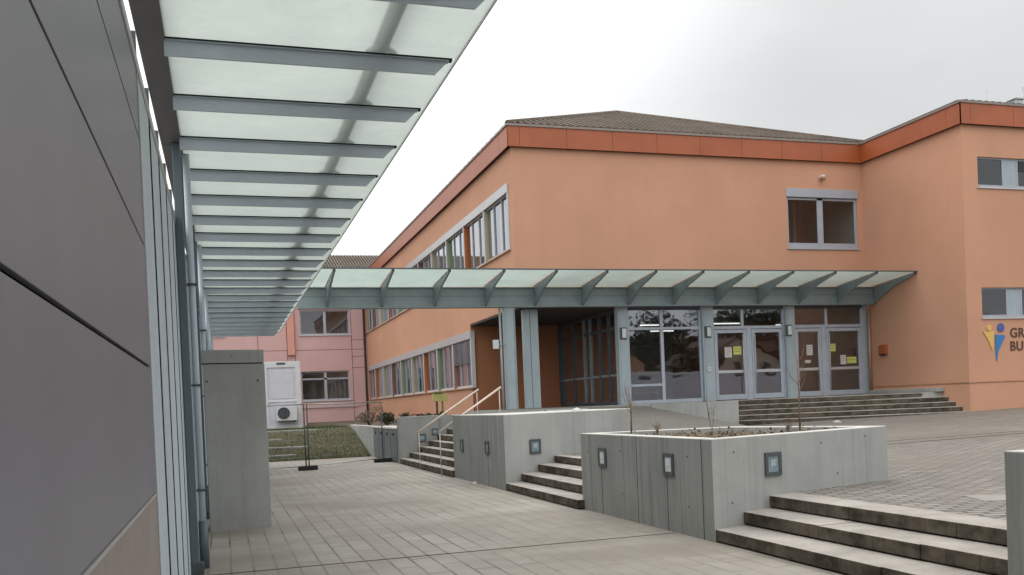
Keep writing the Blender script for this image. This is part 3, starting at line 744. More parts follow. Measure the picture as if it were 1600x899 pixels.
g = MB(); g.box((26.9, 25.1, 10.9), (27.25, 25.4, 11.62), 'galv'); g.box((26.82, 25.02, 10.9), (27.33, 25.48, 11.2), 'galv'); g.box((26.86, 25.06, 11.62), (27.29, 25.44, 11.68), 'galv'); g.build('chimney', S, bevel=.01)
g = MB(); g.tube([(27.45, 25.3, 11.0), (27.45, 25.3, 12.15)], .022, 'galv', 6); g.build('antenna_mast', S)
g = MB(); g.tube([(25.85, 25.3, 11.0), (25.85, 25.3, 11.95)], .012, 'galv', 6); g.tube([(25.6, 25.3, 11.2), (26.1, 25.3, 11.2)], .05, 'steel_dk', 6); g.build('antenna_mast', S)

# interiors (floors, ceilings, back walls)
g = MB()
g.box((XF + .3, YF + .3, 5.0), (XE, YE, 5.1), 'room_ceil')           # first floor slab
g.box((XF + .3, YF + .3, 9.4), (XE, YE, 9.5), 'room_ceil')
g.box((XF + 3.2, YF + .3, 5.1), (XF + 3.3, YE, 9.4), 'room')         # corridor wall upstairs
for yy in yb[::3][1:]: g.box((XF + .3, yy - .05, 5.1), (XF + 3.2, yy + .05, 9.4), 'room')
for yy in lowb[::3][1:]: g.box((XF + .3, yy - .05, 1.5), (XF + 3.2, yy + .05, 5.0), 'room')
g.box((XF + 3.2, 34.7, 1.5), (XF + 3.3, YE, 5.0), 'room')
g.box((XF + .3, 34.7, 1.4), (XF + 3.2, YE, 1.5), 'room_floor')
g.box((XE - .06, YF + .3, 5.1), (XE - .01, YE, 9.4), 'room'); g.box((XE - .06, 34, 1.5), (XE - .01, YE, 5.0), 'room')
g.box((19, YF + 3.5, 5.1), (XE, YF + 3.6, 9.4), 'room_red'); g.box((19.2, YF + .3, 5.1), (19.3, YF + 3.5, 9.4), 'room_red'); g.box((21.6, YF + 2.2, 5.1), (21.7, YF + 3.5, 9.4), 'room')
g.box((XE, 41.9, .3), (39, 42, 10.8), 'room'); g.box((XE + .3, YR + 3.0, 1.5), (39, YR + 3.1, 10), 'room'); g.box((XE + .3, YR + .22, 5.6), (39, YR + 3, 5.7), 'room_ceil'); g.box((XE + .3, YR + .22, 2.4), (39, YR + 3, 2.5), 'room_ceil')
g.box((XE + .2, YR + .22, 1.5), (XE + .3, YR + 3.1, 10), 'room')
g.build('interior', S)
# lobby
g = MB()
g.box((13.1, YF + .15, 1.46), (XE - .01, 37, 1.495), 'room_floor'); g.box((13.1, YF + .15, 4.72), (XE - .01, 37, 4.79), 'room_ceil')
g.box((13.1, 37, 1.5), (19.4, 37.1, 4.8), 'room'); g.box((19.4, 33.5, 1.5), (XE - .01, 33.6, 4.8), 'room_red'); g.box((19.4, 33.5, 1.5), (19.5, 37, 4.8), 'room_red'); g.box((XE - .06, YF + .15, 1.5), (XE - .01, 33.5, 4.8), 'room')
g.box((13.06, 34.5, 1.5), (13.1, 37, 4.8), 'room')
g.build('lobby', S)

# ----- west facade windows
def west_window(y0, L, z0, z1, cur, name='window', blind=0.):
    w = MB(); xo = XF + .07
    w.box((XF - .035, y0 - .06, z0 - .02), (XF + .12, y0 + .06, z1 - .30), 'white_frame')                    # projecting pier
    w.box((xo, y0 + .06, z0), (xo + .06, y0 + L - .06, z0 + .09), 'white_frame'); w.box((xo, y0 + .06, z1 - .34), (xo + .06, y0 + L - .06, z1 - .30), 'white_frame')
    for f_ in (.335, .665): w.box((xo - .01, y0 + L * f_ - .035, z0 + .09), (xo + .06, y0 + L * f_ + .035, z1 - .34), 'frame_grey')
    w = w.build(name, S)
    h_ = MB(); h_.box((XF - .05, y0 - .06, z1 - .30), (XF + .14, y0 + L - .07, z1), 'alu'); h_.build('blind_casing', w)
    s_ = MB(); s_.box((XF - .07, y0 - .06, z0 - .055), (XF + .07, y0 + L - .065, z0 - .02), 'copper'); s_.build('sill', w)
    p_ = MB(); p_.poly([(xo + .03, y0 + .06, z0 + .09), (xo + .03, y0 + L - .06, z0 + .09), (xo + .03, y0 + L - .06, z1 - .34), (xo + .03, y0 + .06, z1 - .34)], 'glass'); p_.build('pane', w)
    # curtains with folds
    c_ = MB(); segs = ((.03, .30), (.60, .80)) if random.random() < .6 else ((.02, .20), (.40, .62), (.86, .97))
    for a, b in segs:
        n = 14; pts = []
        for i in range(n + 1):
            yy = y0 + L * (a + (b - a) * i / n); pts.append((XF + .30 + .05 * math.sin(i * 1.7), yy))
        for i in range(n): c_.poly([(pts[i][0], pts[i][1], z0 - .3), (pts[i + 1][0], pts[i + 1][1], z0 - .3), (pts[i + 1][0], pts[i + 1][1], z1 - .3), (pts[i][0], pts[i][1], z1 - .3)], 'cur_' + cur)
    c_.build('curtain', w)
    # coloured reveal panel at the far end of the bay, inside the pier
    r_ = MB(); r_.box((XF - .02, y0 + L - .085, z0 - .01), (XF + .30, y0 + L - .062, z1 - .31), 'cur_' + cur); r_.build('reveal_panel', w)
    if blind:
        b_ = MB(); z = z1 - .32
        while z > z1 - .3 - blind: b_.box((XF - .005, y0 + .08, z - .012), (XF + .05, y0 + L - .12, z), 'frame_grey'); z -= .05
        b_.build('blind', w)
curs = ['cream', 'orange_c', 'green', 'cream', 'brown', 'grey_c', 'green', 'rose', 'cream', 'brown', 'rose']
for i in range(11): west_window(yb[i], 2.93, 6.86, 9.05, curs[i])
curl = ['rose', 'green', 'orange_c', 'cream', 'green', 'brown', 'cream', 'orange_c', 'rose']
for i in range(9): west_window(lowb[i], 2.96 if i < 8 else 2.6, 2.42, 4.62, curl[i], blind=.95 if i == 0 else 0)
# ----- upper south window with roller casing
w = MB(); y = YF + .06
x0, x1, z0, z1 = 19.80, 22.84, 6.93, 9.08
for (a, b, c, d) in ((x0, x0 + .09, z0, 8.78), (x1 - .09, x1, z0, 8.78), (x0 + .09, x1 - .09, z0, z0 + .2), (21.13, 21.37, z0 + .2, 8.78), (x0 + .09, x1 - .09, 8.70, 8.78)): w.box((a, y, c), (b, y + .07, d), 'frame_grey')
w = w.build('window', S, bevel=.006)
q = MB(); q.box((x0 - .03, YF - .03, 8.79), (x1 + .04, YF + .16, 9.10), 'frame_grey'); q.build('shutter_casing', w, bevel=.008)
q = MB(); q.box((x0 - .05, YF - .05, z0 - .05), (x1 + .06, YF + .06, z0 - .003), 'frame_grey'); q.build('sill', w, bevel=.004)
for a, b in ((x0 + .09, 21.13), (21.37, x1 - .09)):
    q = MB(); q.poly([(a, y + .035, z0 + .2), (b, y + .035, z0 + .2), (b, y + .035, 8.70), (a, y + .035, 8.70)], 'glass'); q.build('pane', w)
# ----- right wing windows
for (z0, z1) in ((8.12, 9.10), (3.86, 4.84)):
    w = MB(); y = YR + .07; x0, x1 = XE + .62, XE + 5.9
    w.box((x0, y, z0), (x1, y + .06, z0 + .09), 'frame_grey'); w.box((x0, y, z1 - .05), (x1, y + .06, z1), 'frame_grey')
    for xx in (x0, 24.80, 25.40, 26.45, 27.05, 28.1): w.box((xx, y, z0 + .09), (xx + .07, y + .06, z1 - .05), 'frame_grey')
    w = w.build('window', S, bevel=.005)
    for a in (24.87, 26.52):
        q = MB(); q.box((a, y + .015, z0 + .09), (a + .53, y + .045, z1 - .05), 'steel_lt'); 
        for k in range(5): q.box((a + .05 + k * .1, y + .008, z0 + .12), (a + .07 + k * .1, y + .015, z1 - .08), 'steel_lt')
        q.build('infill_panel', w)
    for a, b in ((x0 + .07, 24.80), (25.47, 26.45), (27.12, 28.1)):
        q = MB(); q.poly([(a, y + .03, z0 + .09), (b, y + .03, z0 + .09), (b, y + .03, z1 - .05), (a, y + .03, z1 - .05)], 'glass'); q.build('pane', w)
    q = MB(); q.box((x0 - .04, YR - .05, z0 - .05), (x1 + .04, YR + .07, z0 - .003), 'alu'); q.build('sill', w)
    if z0 > 8:
        q = MB()
        for k in range(7): q.box((25.48, YR + .03, z1 - .08 - .05 * k), (26.44, YR + .06, z1 - .062 - .05 * k), 'steel_dk')
        q.build('blind', w)

# ----- glazed entrance front
Yd = 28.46
def bar_(mb, x0, x1, z0, z1, m='door_frame', y0=Yd, t=.09): mb.box((x0, y0, z0), (x1, y0 + t, z1), m)
for (x0, x1) in ((12.86, 13.24), (16.08, 16.52), (19.46, 19.84)):
    g = MB(); g.box((x0, Yd - .12, 1.5), (x1, Yd + .16, 4.86), 'steel_lt'); g.box((x0 + .05, Yd - .126, 1.5), (x0 + .07, Yd - .119, 4.86), 'steel'); g.build('column', S, bevel=.01)
g = MB(); bar_(g, 22.86, XE - .004, 1.5, 4.86, 'steel_lt'); g.build('door_jamb', S, bevel=.006)
g = MB(); bar_(g, 13.24, 16.08, 4.72, 4.86, 'steel_dk'); bar_(g, 16.52, 19.46, 4.72, 4.86, 'steel_dk'); bar_(g, 19.84, 22.86, 4.72, 4.86, 'steel_dk'); g.build('header', S)
def pane_(x0, x1, z0, z1, parent, y=Yd + .045, m='glass_door'):
    q = MB(); q.poly([(x0, y, z0), (x1, y, z0), (x1, y, z1), (x0, y, z1)], m); q.build('pane', parent)
# bay 1: fixed glazing
w = MB()
bar_(w, 13.24, 13.32, 1.5, 4.72); bar_(w, 16.0, 16.08, 1.5, 4.72); bar_(w, 13.32, 16.0, 4.04, 4.13); bar_(w, 13.32, 16.0, 1.5, 1.62); bar_(w, 14.50, 14.62, 1.62, 4.04); bar_(w, 14.50, 14.62, 4.13, 4.72); bar_(w, 13.32, 14.50, 2.10, 2.18)
w = w.build('window', S, bevel=.004)
for a in ((13.32, 14.5, 4.13, 4.72), (14.62, 16.0, 4.13, 4.72), (13.32, 14.5, 2.18, 4.04), (13.32, 14.5, 1.62, 2.10), (14.62, 16.0, 1.62, 4.04)): pane_(*a, w)
# bays 2 and 3: transom lights and double doors
for (x0, x1, xm, trm) in ((16.52, 19.46, 17.96, 17.70), (19.84, 22.86, 21.1, 21.22)):
    w = MB(); bar_(w, x0, x0 + .07, 1.5, 4.72); bar_(w, x1 - .07, x1, 1.5, 4.72); bar_(w, x0 + .07, x1 - .07, 4.02, 4.13); bar_(w, trm, trm + .1, 4.13, 4.72)
    w = w.build('window', S, bevel=.004)
    pane_(x0 + .07, trm, 4.13, 4.72, w); pane_(trm + .1, x1 - .07, 4.13, 4.72, w)
    f = MB(); bar_(f, xm - .06, xm + .14, 1.5, 4.02); f.build('door_post', S, bevel=.004)
    for (a, b) in ((x0 + .08, xm - .07), (xm + .15, x1 - .08)):
        d = MB(); bar_(d, a, a + .12, 1.52, 4.0); bar_(d, b - .12, b, 1.52, 4.0); bar_(d, a + .12, b - .12, 3.88, 4.0); bar_(d, a + .12, b - .12, 1.52, 1.70); bar_(d, a + .12, b - .12, 2.46, 2.56, 'alu')
        d = d.build('door', S, bevel=.004)
        pane_(a + .12, b - .12, 2.56, 3.88, d); pane_(a + .12, b - .12, 1.70, 2.46, d)
        hq = MB(); hx = b - .17 if a < xm else a + .10; hq.tube([(hx, Yd - .05, 1.72), (hx, Yd - .05, 3.82)], .016, 'alu', 8); hq.box((hx - .012, Yd - .05, 1.9), (hx + .012, Yd, 1.93), 'alu'); hq.box((hx - .012, Yd - .05, 3.6), (hx + .012, Yd, 3.63), 'alu'); hq.build('handle', d)
# lobby side towards the porch: dark framed doors seen at an angle
w = MB(); xs_ = 13.0
ydiv = [28.62, 29.5, 30.35, 31.2, 31.8, 32.9, 34.1, 34.48]
w.box((xs_, 28.62, 4.1), (xs_ + .07, 34.5, 4.2), 'steel_dk'); w.box((xs_, 28.62, 1.5), (xs_ + .07, 34.5, 1.62), 'steel_dk'); w.box((xs_, 28.62, 4.7), (xs_ + .07, 34.5, 4.8), 'steel_dk')
for yy in ydiv: w.box((xs_ - .02, yy - .045, 1.62), (xs_ + .07, yy + .045, 4.7), 'steel' if yy in (31.2, 31.8) else 'steel_dk')
w.box((xs_, 28.66, 2.5), (xs_ + .06, 34.4, 2.58), 'steel')
w = w.build('window', S)
q = MB(); q.poly([(xs_ + .035, 28.66, 1.62), (xs_ + .035, 34.44, 1.62), (xs_ + .035, 34.44, 4.7), (xs_ + .035, 28.66, 4.7)], 'glass_door'); q.build('pane', w)

# porch columns under the overhang (pairs of square posts)
g = MB()
for (a, b) in ((9.585, 9.80), (9.815, 10.09)): g.box((a, 28.62, 1.5), (b, 28.85, 4.8), 'steel_lt')
g.box((9.57, 28.60, 1.5), (10.10, 28.87, 1.54), 'steel'); g.build('porch_column', S, bevel=.008)

# things fixed to or standing at the entrance
def lantern(x, label):
    th = thing('entrance_lamp', label, 'lamp', (x, Yd - .12, 3.92), 'entrance lamps on the light columns')
    g = MB(); g.box((x - .12, Yd - .17, 3.72), (x + .12, Yd - .122, 4.12), 'steel_dk'); g.build('housing', th, bevel=.01)
    g = MB(); g.box((x - .06, Yd - .22, 3.76), (x + .09, Yd - .171, 4.08), 'lampglass'); g.build('shade', th, bevel=.02)
lantern(13.03, 'white entrance lamp on the column left of the fixed glazing')
lantern(16.27, 'white entrance lamp on the column between glazing and first doors')
lantern(19.55, 'white entrance lamp on the column between the two pairs of doors')
def notice(x0, x1, z0, z1, m, label, lines=0):
    g = MB(); g.box((x0, Yd + .030, z0), (x1, Yd + .034, z1), m)
    for k in range(lines):
        zz = z1 - (z1 - z0) * (k + 1) / (lines + 1.2); g.box((x0 + .03, Yd + .0285, zz), (x1 - .03 - .04 * (k % 2), Yd + .0298, zz + .012), 'letter')
    g.build('notice', loc=(x0, Yd + .03, z0), label=label, cat='notice', group='paper notices on the entrance doors')
notice(17.01, 17.29, 3.02, 3.38, 'paper', 'white paper notice on the left leaf of the first doors', 5)
notice(17.36, 17.68, 3.11, 3.40, 'paper_y', 'yellow-green notice on the left leaf of the first doors', 2)
notice(20.40, 20.66, 3.02, 3.40, 'paper', 'white paper notice on the left leaf of the second doors', 5)
notice(20.32, 20.56, 2.74, 2.84, 'paper', 'small white strip notice under the sheet on the second doors', 1)
notice(21.36, 21.66, 3.14, 3.42, 'paper_y', 'yellow-green notice at the top of the last door leaf', 2)
notice(21.86, 22.10, 2.65, 2.99, 'paper', 'white paper notice low on the last door leaf', 4)
notice(22.14, 22.56, 2.68, 2.92, 'paper_y', 'yellow-green strip notice low on the last door leaf', 1)
g = MB(); g.box((16.2, Yd - .16, 2.54), (16.33, Yd - .12, 2.69), 'white'); g.box((16.23, Yd - .165, 2.6), (16.3, Yd - .16, 2.66), 'steel_lt'); g.build('door_buzzer', loc=(16.26, Yd - .14, 2.6), bevel=.006, label='small white buzzer box on the column left of the first doors', cat='buzzer')
th = thing('mailbox', 'small terracotta mailbox with dark slot on the side wall near the entrance', 'mailbox', (23.1, 27.6, 3.1))
g = MB(); g.box((22.98, 27.42, 2.92), (23.09, 27.80, 3.28), 'fascia'); g.build('box', th, bevel=.015)
g = MB(); g.box((22.965, 27.42, 2.90), (22.98, 27.74, 2.95), 'black'); g.build('slot', th)
g = MB(); g.tube([(23.02, 28.30, 1.5), (23.02, 28.30, 4.7)], .045, 'copper', 10); g.build('conduit_pipe', loc=(23.02, 28.3, 1.5), label='thin copper-brown pipe in the corner right of the doors', cat='pipe')
th = thing('security_lamp', 'tiny security lamp above the roller-shuttered upper window', 'lamp', (21.3, 28.4, 9.5))
g = MB(); g.box((21.22, 28.36, 9.50), (21.38, 28.5, 9.60), 'white'); g.build('bracket', th, bevel=.01)
g = MB(); g.box((21.20, 28.28, 9.42), (21.36, 28.40, 9.52), 'copper'); g.build('head', th, bevel=.01)
# logo and lettering on the right wing
th = thing('school_logo', 'wall emblem of a golden and a blue figure with pointed bodies', 'sign', (24.1, YR, 3.1))
def flat(pts, m, name, y0=YR - .03):
    g = MB(); n = len(pts)
    g.poly([(p[0], y0, p[1]) for p in pts], m); g.poly([(p[0], YR - .002, p[1]) for p in pts], m)
    for i in range(n):
        j = (i + 1) % n; g.poly([(pts[i][0], y0, pts[i][1]), (pts[j][0], y0, pts[j][1]), (pts[j][0], YR - .002, pts[j][1]), (pts[i][0], YR - .002, pts[i][1])], m)
    g.build(name, th)
circ = lambda cx, cz, r: [(cx + r * math.cos(a * math.pi / 10), cz + r * math.sin(a * math.pi / 10)) for a in range(20)]
flat(circ(23.96, 3.52, .10), 'gold', 'golden_head'); flat([(23.70, 3.40), (23.84, 3.38), (24.16, 3.42), (24.10, 2.85), (24.04, 2.80), (23.92, 3.10)], 'gold', 'golden_body')
flat(circ(24.44, 3.52, .145), 'blue_dk', 'blue_head'); flat([(24.20, 3.30), (24.62, 3.26), (24.30, 2.75), (24.22, 2.42), (24.20, 2.9)], 'blue', 'blue_body')
def text(body, x, z, size, y, label):
    cu = bpy.data.curves.new('lettering', 'FONT'); cu.body = body; cu.size = size; cu.extrude = .008; cu.offset = .006
    cu.space_character = 1.08
    o = bpy.data.objects.new('tmp', cu); COL.objects.link(o); bpy.context.view_layer.update()
    me = bpy.data.meshes.new_from_object(o.evaluated_get(bpy.context.evaluated_depsgraph_get())); bpy.data.objects.remove(o)
    me.materials.clear(); me.materials.append(M['letter'])
    t = bpy.data.objects.new('wall_lettering', me); COL.objects.link(t); t.location = (x, y, z); t.rotation_euler = (R(90), 0, 0)
    tagit(t, label, 'lettering')
text('GRU', 24.82, 3.20, .44, YR - .012, 'upper line of dark brown letters beside the wall emblem')
text('BUR', 24.80, 2.76, .44, YR - .012, 'lower line of dark brown letters beside the wall emblem')

# lobby contents seen through the glass
for (x, y_, lx) in ((15.75, 31.6, 1.0), (18.9, 31.4, 1.3), (17.6, 34.4, 1.1), (22.1, 32.4, .7)):
    th = thing('strip_light', {15.75: 'lit strip light behind the fixed glazing', 18.9: 'lit strip light above the first doors', 17.6: 'lit strip light deep in the lobby', 22.1: 'short strip light behind the second doors'}[x], 'ceiling light', (x, y_, 4.5), 'strip lights in the lobby')
    g = MB(); g.box((x - lx / 2, y_ - .08, 4.50), (x + lx / 2, y_ + .08, 4.56), 'white'); g.tube([(x - lx * .4, y_, 4.56), (x - lx * .4, y_, 4.72)], .01, 'alu', 6); g.build('housing', th)
    g = MB(); g.box((x - lx / 2 + .03, y_ - .05, 4.462), (x + lx / 2 - .03, y_ + .05, 4.498), 'tube'); g.build('tube', th)
g = MB(); g.box((13.5, 36.9, 2.5), (15.4, 36.97, 3.9), 'frame_grey'); 
for k in range(7): xx = 13.6 + .6 * (k % 3); zz = 3.4 - .42 * (k // 3); g.box((xx, 36.88, zz), (xx + .42, 36.895, zz + .34), ('paper', 'cur_grey_c', 'steel_lt')[k % 3])
g.build('pinboard', loc=(14.5, 36.9, 3), label='grey pinboard with papers on the rear wall of the lobby', cat='pinboard')
th = thing('lobby_bench', 'low brown wooden bench behind the fixed glazing', 'bench', (14, 30, 1.5))
g = MB(); g.box((13.4, 29.9, 1.86), (15.1, 30.35, 1.93), 'cur_brown'); g.build('seat', th)
for xx in (13.5, 14.95): g = MB(); g.box((xx, 29.95, 1.5), (xx + .06, 30.3, 1.86), 'cur_brown'); g.build('leg', th)
th = thing('lobby_plant', 'bare twiggy pot plant behind the left leaf of the second doors', 'plant', (20.3, 29.3, 1.5))
g = MB(); g.tube([(20.3, 29.3, 1.5), (20.3, 29.3, 1.85)], [.13, .17], 'cur_brown', 12); g.build('pot', th)
g = MB()
for k in range(26):
    a = random.random() * 6.28; r = random.uniform(.15, .42); h = random.uniform(.5, .95); g.tube([(20.3, 29.3, 1.8), (20.3 + r * .5 * math.cos(a), 29.3 + r * .5 * math.sin(a), 1.85 + h * .6), (20.3 + r * math.cos(a), 29.3 + r * math.sin(a), 1.85 + h)], [.008, .006, .004], 'paper', 4, False)
g.build('twigs', th)

# ------------------------------------------------------------------ entrance canopy
th = thing('entrance_canopy', 'glass and steel entrance canopy with slanted fins on a deep beam', 'canopy', (12, 27.5, 0))
YB = 28.0; fins = [3.13 + 1.665 * k for k in range(13)]
g = MB(); g.box((2.25, YB, 4.82), (XE - .003, YB + .16, 5.42), 'steel'); g.box((2.25, YB - .07, 4.80), (XE - .003, YB + .23, 4.825), 'steel'); g.box((2.25, YB - .07, 5.42), (XE - .003, YB + .23, 5.44), 'steel')
g.box((2.25, YB - .004, 5.16), (XE - .003, YB, 5.17), 'steel_dk'); g.build('beam', th, bevel=.004)
def fin(x, t=.02):
    g = MB(); prof = [(YB - .005, 4.86), (YB - .005, 5.47), (25.90, 5.665), (25.90, 5.62), (26.9, 5.36)]
    v = [[(xx, y_, z) for y_, z in prof] for xx in (x - t, x + t)]
    g.poly(v[0], 'steel'); g.poly(v[1], 'steel')
    for i in range(len(prof)):
        j = (i + 1) % len(prof); g.poly([v[0][i], v[0][j], v[1][j], v[1][i]], 'steel')
    # web's narrow lower flange
    g.bar((x, YB - .01, 4.85), (x, 26.9, 5.35), .07, .012, 'steel'); g.bar((x, 26.9, 5.35), (x, 25.90, 5.61), .06, .012, 'steel')
    g.box((x - .04, 25.86, 5.60), (x + .04, 25.90, 5.69), 'steel_dk')
    g.build('fin', th)
for x in fins[:-1]: fin(x)
fin(XE - .06)
xs2 = [2.3] + fins[:-1] + [XE - .03]
for i in range(len(xs2) - 1):
    g = MB(); a, b = xs2[i] + .03, xs2[i + 1] - .03
    y0_, z0_, y1_, z1_ = 25.84, 5.685, YB + .22, 5.485
    v = [(a, y0_, z0_), (b, y0_, z0_), (b, y1_, z1_), (a, y1_, z1_)]; v2 = [(p[0], p[1], p[2] + .016) for p in v]
    g.poly(v, 'frost2'); g.poly(v2, 'glass_top')
    for k in range(4): j = (k + 1) % 4; g.poly([v[k], v[j], v2[j], v2[k]], 'glass_top')
    g.build('glass_pane', th)
g = MB(); g.box((2.3, 25.815, 5.672), (XE - .01, 25.838, 5.712), 'steel_dk'); g.build('edge_trim', th)
for (x, m) in ((8.9, 'steel_lt'),):
    g = MB(); g.box((x - .17, YB + .0, 1.5), (x + .17, YB + .16, 4.80), m); g.box((x - .175, YB - .05, 1.5), (x - .155, YB + .21, 4.80), m); g.box((x + .155, YB - .05, 1.5), (x + .175, YB + .21, 4.80), m); g.box((x - .2, YB - .06, 1.5), (x + .2, YB + .22, 1.53), 'steel'); g.build('column', th, bevel=.004)
g = MB(); g.tube([(8.60, YB + .05, 1.5), (8.60, YB + .05, 4.80)], .035, 'steel_lt', 10); g.build('downpipe', th)
g = MB(); g.box((8.33, YB - .05, 3.47), (8.50, YB + .08, 3.76), 'white'); g.box((8.50, YB, 3.58), (8.72, YB + .03, 3.62), 'steel'); g.build('loudspeaker', loc=(8.42, YB, 3.6), bevel=.012, label='small white box bracketed to the left entrance canopy column', cat='loudspeaker')

# ------------------------------------------------------------------ pink building beyond
P = thing('pink_building', 'pink rendered panel building with brown tiled roof closing the far end of the plaza', 'building', (2, 64, 0))
YP = 61.2
g = MB(); ho = [(5.02 + 9, 8.24 + 9, 6.83, 8.44), (4.95 + 9, 8.10 + 9, 2.50, 4.42), (-3 + 9, .2 + 9, 6.83, 8.44), (-3 + 9, .2 + 9, 2.5, 4.42)]
wall_grid(g, (-9, YP, 0), (1, 0, 0), (0, -1, 0), 18.349, .4, 10.6, ho, 'pink', .25)
g.build('wall', P)
g = MB()
for z in (5.82, 5.34, 2.02, 6.45, 4.60):
    g.box((-9 if z in (5.82, 2.02) else 8.3, YP - .006, z - .012), (9.28, YP - .001, z + .012), 'joint')
for x in (2.3, 4.14, 4.64, 8.34, -1, -4.5): g.box((x - .015, YP - .006, .8 if x != 8.34 else .8), (x + .015, YP - .001, 10.4), 'joint')
g.build('panel_joints', P)
g = MB(); g.box((4.16, YP - .22, 5.5), (4.62, YP - .008, 10.4), 'coral'); g.build('pilaster', P, bevel=.01)
g = MB(); g.box((9.14, YP - .12, .8), (9.26, YP - .01, 10.4), 'joint'); g.build('corner_gap', P)
g = MB(); g.box((4.8, YP - .08, 2.0), (8.6, YP - .008, 2.06), 'alu'); g.build('ledge', P)
for (x0, x1, z0, z1, tr) in ((5.02, 8.24, 6.83, 8.44, None), (4.95, 8.10, 2.50, 4.42, 3.86), (-3, .2, 6.83, 8.44, None), (-3, .2, 2.5, 4.42, 3.86)):
    w = MB(); y = YP + .1; xm = x0 + (x1 - x0) * .5
    for (a, b, c, d) in ((x0, x0 + .08, z0, z1), (x1 - .08, x1, z0, z1), (x0 + .08, x1 - .08, z0, z0 + .08), (x0 + .08, x1 - .08, z1 - .08, z1), (xm - .09, xm + .09, z0 + .08, z1 - .08)): w.box((a, y, c), (b, y + .06, d), 'frame_grey')
    if tr: w.box((x0 + .08, y, tr), (x1 - .08, y + .061, tr + .1), 'frame_grey')
    w = w.build('window', P)
    for a, b in ((x0 + .08, xm - .09), (xm + .09, x1 - .08)):
        q = MB(); q.poly([(a, y + .03, z0 + .08), (b, y + .03, z0 + .08), (b, y + .03, z1 - .08), (a, y + .03, z1 - .08)], 'glass'); q.build('pane', w)
    q = MB(); q.box((x0 - .1, YP - .07, z0 - .08), (x1 + .1, YP + .1, z0 - .002), 'white_frame'); q.build('sill', w)
g = MB(); g.box((-9, YP + 3, .5), (9.3, YP + 3.1, 10.5), 'room'); g.box((-9, YP + .3, 5.2), (9.3, YP + 3, 5.4), 'room_ceil'); g.box((-9, YP + .3, 9.4), (9.3, YP + 3, 9.5), 'room_ceil'); g.build('interior', P)
g = MB(); roof_plane(g, (-9.3, YP - .5, 10.5), (14, YP - .5, 10.5), (14, YP + 6.5, 13.15), (-9.3, YP + 6.5, 13.15), .2)
g.poly([(-9.3, YP + 6.5, 13.15), (14, YP + 6.5, 13.15), (14, YP + 14, 10.5), (-9.3, YP + 14, 10.5)], 'tile'); g.box((-9.3, YP - .52, 10.35), (9.2, YP - .46, 10.55), 'coping'); g.build('roof', P)

g = MB(); g.box((8.75, YP - .16, 1.2), (9.0, YP - .01, 1.45), 'white'); g.build('outdoor_lamp', loc=(8.87, YP, 1.3), bevel=.02, label='small white lamp low on the pink wall near the inner corner', cat='lamp')
# white cabin with air conditioner on the bank
th = thing('site_cabin', 'white metal cabin standing on the bank before the pink building', 'cabin', (2.6, 46, .95))
y0 = 44
g = MB(); g.box((1.80, y0, 1.0), (3.52, y0 + 5.6, 4.12), 'white2')
g.build('body', th, bevel=.02)
g = MB()
for (a, b, c, d) in ((1.80, 2.0, .98, 4.14), (3.30, 3.52, .98, 4.14), (2.0, 3.30, 3.86, 4.14), (2.0, 3.30, .98, 1.14), (2.0, 3.30, 2.24, 2.34)): g.box((a, y0 - .05, c), (b, y0 - .002, d), 'white')
g.build('frame', th, bevel=.01)
g = MB(); g.box((2.12, y0 - .025, 2.40), (3.2, y0 - .003, 3.7), 'white2'); g.build('panel', th, bevel=.006)
g = MB(); g.box((2.45, y0 - .07, 4.0), (2.85, y0 - .052, 4.09), 'steel_dk'); g.build('vent', th)
g = MB(); 
for x in (1.9, 3.4):
    for yy in (y0 + .1, y0 + 5.3): g.box((x - .1, yy - .1, .7), (x + .1, yy + .1, 1.0), 'conc_dk')
g.build('footing', th)
th = thing('air_conditioner', 'white outdoor air conditioner unit on the front of the white cabin', 'air conditioner', (2.85, y0 - .25, 1.5))
g = MB(); g.box((2.33, y0 - .42, 1.36), (3.27, y0 - .08, 2.06), 'white'); g.build('case', th, bevel=.02)
g = MB(); cx, cz = 2.66, 1.71
for r in (.27, .20, .13, .06):
    g.tube([(cx + r * math.cos(a * math.pi / 12), y0 - .435, cz + r * math.sin(a * math.pi / 12)) for a in range(25)], .012, 'steel_dk', 5, False)
g.build('grille', th)
g = MB(); g.prism([(cx + .28 * math.cos(a * math.pi / 12), cz + .28 * math.sin(a * math.pi / 12)) for a in range(24)], -(y0 - .424), -(y0 - .42), 'steel_dk')
g.v = [(v[0], -v[2], v[1]) for v in g.v]; g.build('fan', th)
g = MB()
for x in (2.45, 3.15): g.box((x - .02, y0 - .42, 1.30), (x + .02, y0 - .05, 1.36), 'steel_dk')
g.build('bracket', th)

# stone edgings across the bank
for (x0, x1, yy, lab) in ((-1.5, 2.4, 33.7, 'lowest'), (-1.5, 3.0, 34.9, 'second'), (-1.2, 2.1, 36.2, 'third'), (-1.0, 3.6, 37.8, 'topmost')):
    z = bankz(yy); g = MB(); x = x0
    while x < x1:
        L = random.uniform(.5, .8); g.box((x, yy - .06, z - .05), (min(x + L - .02, x1), yy + .06 + random.uniform(-.01, .02), z + .06 + random.uniform(-.01, .01)), 'conc_lt', 'conc_top'); x += L
    g.build('stone_edging', loc=((x0 + x1) / 2, yy, z), bevel=.01, label=lab + ' pale stone edging across the grass bank', cat='kerb', group='stone edgings on the bank')

